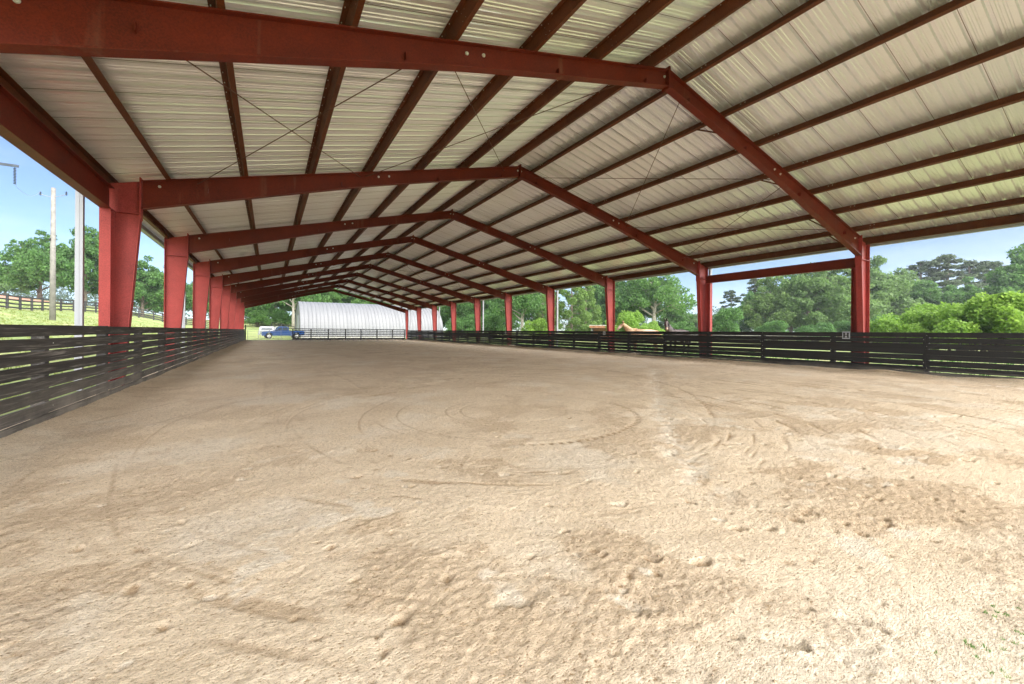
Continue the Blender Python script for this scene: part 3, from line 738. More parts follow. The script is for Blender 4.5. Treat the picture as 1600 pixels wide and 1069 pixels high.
# ------------------------------------------------------------------ pickups
def glass_mat():
    m, nt, b = new_mat('vehicle_glass'); b.inputs['Base Color'].default_value = (.03, .04, .05, 1); b.inputs['Roughness'].default_value = .08; return m
M['glass'] = glass_mat()
def paint(name, col):
    m, nt, b = new_mat(name); b.inputs['Base Color'].default_value = (*col, 1); b.inputs['Roughness'].default_value = .28; b.inputs['Coat Weight'].default_value = .5
    d = noise(nt, 2, 4, .6); c = ramp(nt, d.outputs[0], [(.4, col), (.8, tuple(x*.85+.03 for x in col))]); nt.links.new(c.outputs[0], b.inputs['Base Color']); return m
def pickup(name, label, loc, rz, pm, shell=False):
    t = thing(name, label, 'pickup truck', loc, rz, 'pickup trucks parked beside the hut')
    W = .95
    # lower body outline side view (x forward)
    prof = [(-2.85, .55), (-2.85, 1.12), (-.75, 1.14), (-.75, 1.16), (1.2, 1.16), (2.55, 1.06), (2.82, .98), (2.88, .62), (2.78, .42), (2.35, .42), (2.30, .66), (2.14, .84), (1.9, .9), (1.66, .84), (1.5, .66), (1.45, .42), (-1.32, .42), (-1.37, .66), (-1.53, .84), (-1.77, .9), (-2.01, .84), (-2.17, .66), (-2.22, .45)]
    mb = MB(); mb.prism(prof, -W, W, lambda u, v, q: (u, q, v)); body = mb.build('body', pm, t, bevel=.03)
    cab = [(-.72, 1.14), (-.62, 1.74), (-.35, 1.82), (.45, 1.82), (.62, 1.76), (1.22, 1.15)]
    mb = MB(); n = len(cab); vs = []
    for s in (-1, 1):
        for (x, z) in cab: vs.append((x, s*(W-.02-(z-1.14)*.2), z))
    mb.add(vs, [(i, (i+1) % n, n+(i+1) % n, n+i) for i in range(n)]+[tuple(range(n)), tuple(range(n, 2*n))])
    cb = mb.build('cab', pm, t, bevel=.03)
    def quad(pts, nm, par):
        mb = MB(); 
        for s in (-1, 1): 
            v = [(x, s*(W-.012-(z-1.14)*.2), z) for x, z in pts]; v2 = [(x, y-s*.01, z) for x, y, z in v]; k = len(v)
            mb.add(v+v2, [tuple(range(k)), tuple(range(k, 2*k))]+[(i, (i+1) % k, k+(i+1) % k, k+i) for i in range(k)])
        mb.build(nm, M['glass'], par)
    quad([(-.58, 1.22), (-.52, 1.70), (.12, 1.72), (.12, 1.22)], 'side_window', cb); quad([(.2, 1.22), (.2, 1.72), (.5, 1.70), (1.0, 1.22)], 'side_window', cb)
    mb = MB(); mb.add([(.66, -.72, 1.72), (.66, .72, 1.72), (1.2, .84, 1.2), (1.2, -.84, 1.2)], [(0, 1, 2, 3)]); w = mb.build('windscreen', M['glass'], cb); w.location = (.012, 0, .012)
    for x in (1.9, -1.77):
        for s in (-1, 1):
            mb = MB(); mb.tube([(x, s*.74, .39), (x, s*.96, .39)], .39, 24); wh = mb.build('wheel', M['black'], t)
            mb = MB(); mb.tube([(x, s*.93, .39), (x, s*.968, .39)], .23, 16); mb.build('rim', M['chrome'], wh)
    mb = MB(); mb.box(2.8, 2.93, -.93, .93, .45, .62); mb.box(-2.98, -2.82, -.93, .93, .48, .62); mb.build('bumper', M['chrome'], t, bevel=.02)
    for s in (-1, 1):
        mb = MB(); mb.box(2.74, 2.87, s*.78-.12, s*.78+.12, .74, .92); mb.build('headlight', M['white'], t, bevel=.02)
        mb = MB(); mb.box(.85, 1.0, s*1.0-.1, s*1.0+.1, 1.18, 1.36); mb.build('mirror', M['black'], cb, bevel=.02)
        mb = MB(); mb.box(-.7, -.69, s*.953-.002, s*.953+.002, .5, 1.12); mb.box(.3, .31, s*.953-.002, s*.953+.002, .5, 1.12); mb.box(1.25, 1.26, s*.953-.002, s*.953+.002, .5, 1.12); mb.build('door_gap', M['black'], body)
    if shell:
        mb = MB(); sh = [(-2.82, 1.14), (-2.72, 1.76), (-2.5, 1.82), (-.85, 1.82), (-.74, 1.76), (-.74, 1.14)]; n = len(sh); vs = []
        for s in (-1, 1):
            for (x, z) in sh: vs.append((x, s*(W-.02-(z-1.14)*.18), z))
        mb.add(vs, [(i, (i+1) % n, n+(i+1) % n, n+i) for i in range(n)]+[tuple(range(n)), tuple(range(n, 2*n))]); sc = mb.build('camper_shell', pm, t, bevel=.03)
        quad([(-2.5, 1.3), (-2.45, 1.62), (-1.0, 1.62), (-1.0, 1.3)], 'side_window', sc)
    else:
        mb = MB(); mb.box(-2.75, -.85, -.8, .8, 1.125, 1.15); mb.build('bed_floor', M['black'], body)
    return t
pickup('pickup_truck', 'bright blue pickup truck facing left in front of the white truck', (1.75, 71.6, 0), PI+.10, paint('blue_paint', (.004, .04, .16)))
pickup('pickup_truck', 'white pickup truck with camper shell mostly hidden behind the blue one', (1.45, 75.2, 0.02), -.05, paint('white_paint', (.30, .31, .32)), True)

# ------------------------------------------------------------------ run-in shed
def shed():
    x, y = atp(953, 57); t = thing('run_in_shed', 'low open run in shed with flat pale roof behind the chestnut horse', 'shed', (x, y, 0), -YAW-.25)
    wood = simple('brown_boards', (.30, .14, .075), .85, 0, .3, 5)
    for a in (-2.4, 0, 2.4):
        for b_ in (-1.6, 1.6):
            mb = MB(); mb.box(a-.07, a+.07, b_-.07, b_+.07, 0, 1.95+(b_ < 0)*.2); mb.build('post', M['pole'], t)
    mb = MB(); mb.box(-2.45, 2.45, 1.64, 1.68, 0, 2.0); mb.build('back_wall', wood, t)
    mb = MB(); mb.box(-2.7, 2.7, -1.95, -1.9, 1.86, 2.16); mb.build('fascia', wood, t)
    mb = MB(); mb.bar((0, -2.05, 2.21), (0, 2.0, 2.02), 5.5, .05); mb.build('roof', simple('pale_tin', (.6, .58, .52), .5), t)
shed()

# ------------------------------------------------------------------ utility poles
px_, d_ = 82, 33
x, y = atp(px_, d_); zb = float(terrain(x, y))
ztop = CAMZ+(517.86+(800-px_)*ROLL-303)*d_/F
t = thing('utility_pole', 'weathered grey wooden utility pole standing on the grassy rise at left', 'utility pole', (x, y, zb), -YAW, 'utility poles on the left')
mb = MB(); mb.tube([(0, 0, -.3), (0, 0, (ztop-zb)*.5), (0, 0, ztop-zb)], [.19, .165, .135], 12); mb.build('pole', M['pole'], t, smooth=True)
for s in (-1, 1):
    mb = MB(); mb.tube([(0, 0, ztop-zb-.75), (s*.55, 0, ztop-zb-.66), (s*1.05, 0, ztop-zb-.52)], .022, 6); a = mb.build('bracket_arm', M['galv'], t)
    mb = MB(); zz = ztop-zb-.52
    for i in range(4): mb.tube([(s*1.05, 0, zz+.0+.07*i-.05), (s*1.05, 0, zz+.02+.07*i-.05)], .07, 10)
    mb.tube([(s*1.05, 0, zz-.1), (s*1.05, 0, zz+.24)], .018, 6); mb.build('insulator', M['black'], a)
mb = MB(); mb.box(-.08, .02, -.2, -.14, ztop-zb-4.3, ztop-zb-4.1); mb.build('cable_clip', M['black'], t)
d2 = 24; x, y = atp(-48, d2); zb = float(terrain(x, y)); za = CAMZ+(517.86+850*ROLL-268)*d2/F
t = thing('utility_pole', 'utility pole with a dark crossarm and hanging insulator string against the sky', 'utility pole', (x, y, zb), -YAW, 'utility poles on the left')
mb = MB(); mb.tube([(0, 0, -.3), (0, 0, 5), (0, 0, za-zb+1.2)], [.2, .18, .15], 12); mb.build('pole', M['pole'], t, smooth=True)
Lr = (33+48)/F*d2
mb = MB(); mb.bar((-2.5, -.2, za-zb+.55), (Lr, -.2, za-zb-.17), .10, .14); ca = mb.build('crossarm', simple('dark_arm', (.06, .07, .09), .7), t)
xi = (28+48)/F*d2
mb = MB(); mb.tube([(xi, -.2, za-zb-.18), (xi+.02, -.2, za-zb-1.22)], .013, 6)
for i in range(11): mb.tube([(xi, -.2, za-zb-.30-.088*i), (xi, -.2, za-zb-.33-.088*i)], [.072, .05], 10)
mb.build('insulator_string', M['black'], ca)

# line from the insulator string to the far pole
A_ = Vector((x, y, 0)); rr_ = Vector((math.cos(-YAW), math.sin(-YAW), 0)); ff_ = Vector((-math.sin(-YAW), math.cos(-YAW), 0))
P1 = A_+rr_*(xi+.02)-ff_*.2; P1.z = za-1.24
bx_, by_ = atp(82, 33); P2 = Vector((bx_, by_, 0))-rr_*1.05; P2.z = ztop-.3
mb = MB(); mb.tube([P1.lerp(P2, t/10)-Vector((0, 0, .5*4*(t/10)*(1-t/10))) for t in range(11)], .008, 5)
tag(mb.build('power_line', M['galv']), 'thin wire from the hanging insulator string to the wooden pole', 'cable')

# ------------------------------------------------------------------ rail fences in the pasture
def rail_fence(pts, label, step=2.5, H=1.3, rails=4, m=None, mesh=False):
    t = thing('rail_fence', label, 'fence', (0, 0, 0), 0)
    P_ = []
    for (a, b_) in zip(pts[:-1], pts[1:]):
        L = math.hypot(b_[0]-a[0], b_[1]-a[1]); n = max(1, round(L/step))
        P_ += [(a[0]+(b_[0]-a[0])*i/n, a[1]+(b_[1]-a[1])*i/n) for i in range(n)]
    P_.append(pts[-1])
    for x, y in P_[:95]:
        z = float(terrain(x, y)); mb = MB(); mb.box(x-.075, x+.075, y-.075, y+.075, z-.2, z+H+.06); mb.build('post', m, t)
    for k in range(0, len(P_)-1, 4):
        mb = MB()
        for (a, b_) in zip(P_[k:k+4], P_[k+1:k+5]):
            za, zb = float(terrain(*a)), float(terrain(*b_))
            for r in range(rails):
                h = H-.08-(H-.3)*r/(rails-1)
                mb.bar((a[0], a[1], za+h), (b_[0], b_[1], zb+h), .035, .14)
        mb.build('rail_set', m, t)
    return t
rail_fence([atp(-60, 33), atp(11, 37), atp(95, 47), atp(165, 56), atp(240, 63), atp(330, 82)], 'grey black four rail pasture fence crossing the rise at left', 2.6, 1.35, 4, M['fence_far'])
rail_fence([atp(372, 96), atp(395, 93), atp(440, 89), atp(474, 85)], 'dark rail fence sloping down the bank behind the two trucks', 3, 1.3, 3, M['fence_far'])
strip('clay_track', [atp(-160, 52), atp(-60, 52), atp(30, 58), atp(100, 66), atp(160, 85)], 13, M['clay'], .06, 'pinkish red clay track beyond the pasture fence at left')
rail_fence([atp(900, 62), atp(1000, 60), atp(1150, 54), atp(1300, 52), atp(1500, 50)], 'low wire and post paddock fence beyond the horses', 3, 1.1, 3, M['pole'])

# ------------------------------------------------------------------ horses
def horse(name, label, loc, rz, col, dark, mane, neck, muzzle_col, blaze, hscale=1.0):
    t = thing(name, label, 'horse', loc, rz)
    J = {}; E = []; 
    def j(n, p, r, par=None):
        J[n] = (p, r); 
        if par: E.append((par, n))
    # x forward, z up, withers 1.55
    j('pelvis', (-.62, 0, 1.28), (.27, .28)); j('rump', (-.86, 0, 1.22), (.20, .22), 'pelvis'); j('dock', (-.98, 0, 1.14), (.09, .12), 'rump')
    j('loin', (-.30, 0, 1.27), (.27, .27), 'pelvis'); j('belly', (0, 0, 1.19), (.30, .31), 'loin'); j('girth', (.32, 0, 1.16), (.27, .33), 'belly')
    j('withers', (.50, 0, 1.24), (.22, .32), 'girth'); j('chest', (.66, 0, 1.20), (.20, .27), 'withers')
    n1, n2, n3, poll, mid, muz, lip = neck
    q = hscale
    j('n1', n1, (.15*q, .25*q), 'chest'); j('n2', n2, (.105*q, .18*q), 'n1'); j('n3', n3, (.085*q, .135*q), 'n2'); j('poll', poll, (.085*q, .105*q), 'n3')
    j('cheek', mid, (.085*q, .125*q), 'poll'); j('nose', muz, (.058*q, .068*q), 'cheek'); j('lip', lip, (.05*q, .052*q), 'nose')
    for s, a in ((-1, 'r'), (1, 'l')):
        j('sh'+a, (.55, s*.15, .98), (.12, .15), 'girth'); j('el'+a, (.48, s*.16, .82), (.09, .10), 'sh'+a); j('kn'+a, (.52, s*.15, .46), (.052, .055), 'el'+a); j('fe'+a, (.51, s*.15, .15), (.042, .042), 'kn'+a); j('fo'+a, (.56, s*.15, .04), (.06, .06), 'fe'+a)
        j('hi'+a, (-.66, s*.14, 1.02), (.15, .20), 'pelvis'); j('st'+a, (-.55, s*.17, .80), (.12, .14), 'hi'+a); j('ho'+a, (-.80, s*.15, .50), (.058, .068), 'st'+a); j('ff'+a, (-.76, s*.15, .16), (.043, .045), 'ho'+a); j('fh'+a, (-.70, s*.15, .04), (.06, .06), 'ff'+a)
    names = list(J); me = bpy.data.meshes.new('body'); me.from_pydata([J[n][0] for n in names], [(names.index(a), names.index(b_)) for a, b_ in E], [])
    o = bpy.data.objects.new('body', me); C.objects.link(o)
    md = o.modifiers.new('skin', 'SKIN'); md.use_smooth_shade = True
    for i, n in enumerate(names): me.skin_vertices[0].data[i].radius = J[n][1]; me.skin_vertices[0].data[i].use_root = n == 'pelvis'
    ss = o.modifiers.new('sub', 'SUBSURF'); ss.levels = 2; ss.render_levels = 2
    bpy.context.view_layer.update(); dg = bpy.context.evaluated_depsgraph_get(); nm = bpy.data.meshes.new_from_object(o.evaluated_get(dg)); bpy.data.objects.remove(o)
    m, nt, b = new_mat(name+'_coat'); a = noise(nt, 2, 4, .6)
    c = ramp(nt, a.outputs[0], [(.3, dark), (.7, col)]).outputs[0]
    def spot(p, r, cc, c, soft=.5):
        tcn = nt.nodes.new('ShaderNodeTexCoord'); vd = nt.nodes.new('ShaderNodeVectorMath'); vd.operation = 'DISTANCE'; vd.inputs[1].default_value = p; nt.links.new(tcn.outputs['Object'], vd.inputs[0])
        mr = nt.nodes.new('ShaderNodeMapRange'); mr.inputs['From Min'].default_value = r*(1-soft); mr.inputs['From Max'].default_value = r; mr.inputs['To Min'].default_value = 1; mr.inputs['To Max'].default_value = 0
        nt.links.new(vd.outputs['Value'], mr.inputs[0]); return mixc(nt, mr.outputs[0], c, cc)
    c = spot(lip, .17, muzzle_col, c); 
    for p, r, cc in blaze: c = spot(p, r, cc, c)
    nt.links.new(c, b.inputs['Base Color']); b.inputs['Roughness'].default_value = .5
    nm.materials.clear(); nm.materials.append(m); nm.shade_smooth()
    bo = bpy.data.objects.new('body', nm); C.objects.link(bo); bo.parent = t
    hair = simple(name+'_hair', mane, .7, 0, .3, 12)
    P = Vector(poll); d = (Vector(mid)-P).normalized(); side = Vector((0, 0, 1)).cross(d).normalized() if abs(d.z) < .98 else Vector((0, 1, 0)); up = d.cross(side).normalized(); 
    if up.z < 0: up = -up
    for s in (-1, 1):
        q = P+side*s*.06+Vector((0, 0, .08)); mb = MB(); tip = q+Vector((0, 0, .17))+side*s*.01+d*.03
        mb.tube([q-Vector((0, 0, .03)), q+Vector((0, 0, .07))+d*.01, tip], [.03, .036, .006], 8); mb.build('ear', m if sum(col) < .2 else m, t, smooth=True)
        e = P+(Vector(mid)-P)*.62+side*s*.082+up*.05
        mb = MB(); mb.tube([e-side*s*.02, e+side*s*.012], [.026, .016], 10); mb.build('eye', M['black'], t, smooth=True)
        e = Vector(lip)+(Vector(lip)-Vector(muz)).normalized()*.03+side*s*.038+up*.01
        mb = MB(); mb.tube([e, e+side*s*.014], [.014, .01], 8); mb.build('nostril', M['black'], t)
    mb = MB(); pts = [Vector(poll)+Vector((.02, 0, .09))]+[Vector(p)+Vector((-.06, 0, .10))*(1+.5*i) for i, p in enumerate((n3, n2, n1))]+[Vector((.40, 0, 1.53))]
    for i in range(len(pts)-1):
        for k in range(7):
            a_ = pts[i].lerp(pts[i+1], k/7); mb.tube([a_, a_+Vector((-.015, .07, -.05)), a_+Vector((-.01, .115+random.uniform(0, .02), -.2-random.uniform(0, .08)))], [.03, .026, .006], 5)
    mb.build('mane', hair, t, smooth=True)
    mb = MB(); mb.tube([(-.99, 0, 1.2), (-1.10, 0, 1.12), (-1.15, 0, .85), (-1.12, 0, .5)], [.04, .06, .075, .02], 8); mb.build('tail', hair, t, smooth=True)
    return t
N1 = ((.86, 0, 1.34), (1.04, 0, 1.52), (1.17, 0, 1.68), (1.27, 0, 1.79), (1.41, 0, 1.69), (1.60, 0, 1.50), (1.68, 0, 1.42))
hx, hy = atp(1001, 25.4)
horse('horse', 'pale chestnut horse standing side on behind the right fence with its head to the left', (hx+.15, hy-.1, 0), PI-YAW+.0, (.40, .23, .125), (.30, .155, .08), (.55, .36, .2), N1, (.30, .24, .21), [((1.5, 0, 1.62), .14, (.62, .5, .42)), ((-.3, 0, 1.6), .55, (.62, .42, .28))])
N2 = ((.86, .01, 1.42), (1.02, .02, 1.62), (1.14, .03, 1.80), (1.23, .04, 1.92), (1.34, .12, 1.76), (1.43, .24, 1.52), (1.45, .27, 1.43))
hx, hy = atp(1060, 24.4)
horse('horse', 'dark bay horse with pale muzzle facing the arena over the right fence', (hx, hy, 0), -PI/2-YAW-1.0, (.045, .016, .010), (.018, .008, .006), (.008, .006, .005), N2, (.30, .17, .12), [((1.44, .27, 1.5), .12, (.45, .27, .2))], 1.3)

# ------------------------------------------------------------------ trees
def leaves(P, size, rs, flat=.5):
    "P: n x 3 centres -> rhombic leaf clumps"
    n = len(P); a = rs.normal(size=(n, 3)); a /= np.linalg.norm(a, axis=1)[:, None]
    b_ = rs.normal(size=(n, 3)); b_[:, 2] *= flat; b_ -= a*(a*b_).sum(1)[:, None]; b_ /= np.linalg.norm(b_, axis=1)[:, None]
    s = size*rs.uniform(.6, 1.35, (n, 1)); w = s*rs.uniform(.45, .8, (n, 1))
    V = np.stack([P-a*s*.5, P+b_*w*.5, P+a*s*.5, P-b_*w*.5], 1).reshape(-1, 3)
    Fq = np.arange(n*4).reshape(n, 4); return V, Fq
def blobs(cs, n, rs, shell=.55, sq=.75):
    out = []; tot = sum(r*r for _, r in cs)
    for c, r in cs:
        k = int(n*r*r/tot)+1; d = rs.normal(size=(k, 3)); d /= np.linalg.norm(d, axis=1)[:, None]
        rr = r*(shell+(1-shell)*rs.uniform(0, 1, (k, 1))**.6)*(1+.22*np.sin(d[:, :1]*5+c[0])*np.sin(d[:, 1:2]*6+c[1])*np.sin(d[:, 2:]*5))
        out.append(np.array(c)+d*rr*np.array([1, 1, sq]))
    return np.concatenate(out)
def proto(kind, seed):
    "returns trunk mesh and crown mesh for a tree 10 m tall"
    rs = np.random.RandomState(seed); rr = random.Random(seed); mb = MB(); cs = []; size = .30; n = 21000; fm = 'leaf_a'; bark = 'bark'; sq = .75; shell = .5
    if kind in ('broad', 'open', 'pale'):
        hb = {'broad': 1.0, 'open': 2.8, 'pale': 1.0}[kind]; lean = rr.uniform(-.4, .4)
        top = (lean, rr.uniform(-.3, .3), 7.2); mb.tube([(0, 0, -.4), (.03, 0, hb), (lean*.5, 0, 4.5), top], [.30, .23, .16, .05], 9)
        nl = {'broad': 15, 'open': 13, 'pale': 15}[kind]
        for i in range(nl):
            a = i*2.4+rr.uniform(-.4, .4); t = (i+.5)/nl; z0 = hb+(6.4-hb)*t; L = (3.9-2.4*t**1.4)*rr.uniform(.75, 1.15)
            q = (lean*t*.8+math.cos(a)*L, math.sin(a)*L, z0+L*rr.uniform(.15, .5)); m_ = (q[0]*.5, q[1]*.5, (z0+q[2])/2+.2)
            mb.tube([(lean*t*.5, 0, z0-.3), m_, q], [.11*(1-t*.5), .07, .02], 6)
            cs.append((q, rr.uniform(.95, 1.5))); cs.append((m_, rr.uniform(.8, 1.2)))
            for w in range(4):
                q2 = (q[0]+rr.uniform(-1.5, 1.5), q[1]+rr.uniform(-1.5, 1.5), q[2]+rr.uniform(-1.1, 1.2)); mb.tube([m_, q2], [.04, .01], 4); cs.append((q2, rr.uniform(.35, .7)))
        for w in range(6): cs.append(((top[0]+rr.uniform(-1.1, 1.1), top[1]+rr.uniform(-1.1, 1.1), rr.uniform(7.4, 9.2)), rr.uniform(.5, .95)))
        cs = [((c[0], c[1], min(c[2], 10-r*.75)), r) for c, r in cs]
        if kind == 'open': n = 9500; bark = 'palebark'
        if kind == 'pale': fm = 'leaf_c'
        shell = .35
    elif kind == 'pine':
        mb.tube([(0, 0, -.4), (.05, 0, 5), (.1, .05, 9.6)], [.2, .15, .04], 8); n = 8500; size = .21; fm = 'needle'; sq = .5; shell = .1
        for i in range(24):
            t = i/24; a = i*2.4; z0 = 3.4+6.1*t; L = (2.5*(1-t)**.8+.3)*rr.uniform(.55, 1.15)
            q = (math.cos(a)*L, math.sin(a)*L, z0+L*.22); mb.tube([(0, 0, z0), q], [.06, .015], 5); cs.append((q, rr.uniform(.38, .66)))
            for w in range(2):
                f_ = rr.uniform(.4, .85); cs.append(((q[0]*f_+rr.uniform(-.4, .4), q[1]*f_+rr.uniform(-.4, .4), z0+L*.15+rr.uniform(-.1, .4)), rr.uniform(.25, .48)))
        cs.append(((.1, 0, 9.6), .35))
    elif kind == 'cone':
        mb.tube([(0, 0, -.4), (0, 0, 9.5)], [.2, .03], 8); n = 15000; size = .2; fm = 'softneedle'; sq = .8; shell = .4
        for i in range(46):
            t = i/46; a = i*2.4; L = (2.9*(1-t)**.75)*rr.uniform(.6, 1.1); q = (math.cos(a)*L, math.sin(a)*L, .9+8.7*t)
            mb.tube([(0, 0, q[2]-.1), q], [.04, .01], 4); cs.append((q, rr.uniform(.5, .9)*(1-.5*t)))
    else:                                   # bush: 'bush' bright, 'dark_bush'
        n = 15000; size = .42; fm = 'leaf_b' if kind == 'bush' else 'leaf_a'; sq = .9; shell = .35
        for i in range(26):
            a = i*2.4; L = rr.uniform(.5, 6.2); z = (9.2-1.0*(L/3)**2)*rr.uniform(.3, 1); q = (math.cos(a)*L, math.sin(a)*L, max(1.0, z*.85))
            mb.tube([(rr.uniform(-.6, .6), rr.uniform(-.6, .6), -.3), (q[0]*.5, q[1]*.5, q[2]*.6), q], [.12, .08, .02], 5); cs.append((q, rr.uniform(1.1, 2.0)))
            if i % 2: cs.append(((q[0]*1.1, q[1]*1.1, q[2]+rr.uniform(.3, 1.6)), rr.uniform(.4, .8)))
    P = blobs(cs, n, rs, shell, sq); P = P[P[:, 2] > .15]
    V, Fq = leaves(P, size, rs); V = V*1.0
    hi = V[:, 2].max(); r = np.repeat(rs.uniform(0, 1, len(P)), 4)
    cm = npmesh('crown', V, Fq, {'rnd': r}, False); cm.materials.append(M[fm])
    tob = mb.build('trunk', M[bark], smooth=True); tm = tob.data; bpy.data.objects.remove(tob)
    return tm, cm, hi
PR = {}
def tree(kind, var, px, d, topy, label, group, wide=1.0, z=None, name=None):
    key = (kind, var)
    if key not in PR: PR[key] = proto(kind, 100+var*13+len(kind)*7)
    tm, cm, hi = PR[key]; x, y = atp(px, d); zb = float(terrain(x, y)) if z is None else z
    H = CAMZ+(517.86-(px-800)*ROLL-topy)*d/F-zb; s = H/hi
    nm = name or {'broad': 'broadleaf_tree', 'open': 'oak_tree', 'pale': 'broadleaf_tree', 'pine': 'pine_tree', 'cone': 'conifer_tree', 'bush': 'shrub', 'dark_bush': 'shrub'}[kind]
    t = thing(nm, label, 'shrub' if 'bush' in kind else 'tree', (x, y, zb-.05), random.uniform(0, 6.28), group)
    t.scale = (s*wide, s*wide, s)
    for n_, m_ in (('trunk', tm), ('crown', cm)):
        o = bpy.data.objects.new(n_, m_); C.objects.link(o); o.parent = t
    return t
G1, G2, G3, G4, G5 = 'trees on the rise at left', 'trees behind the hut and trucks', 'trees beyond the right fence', 'tall trees at far right', 'shrubs beyond the right fence'
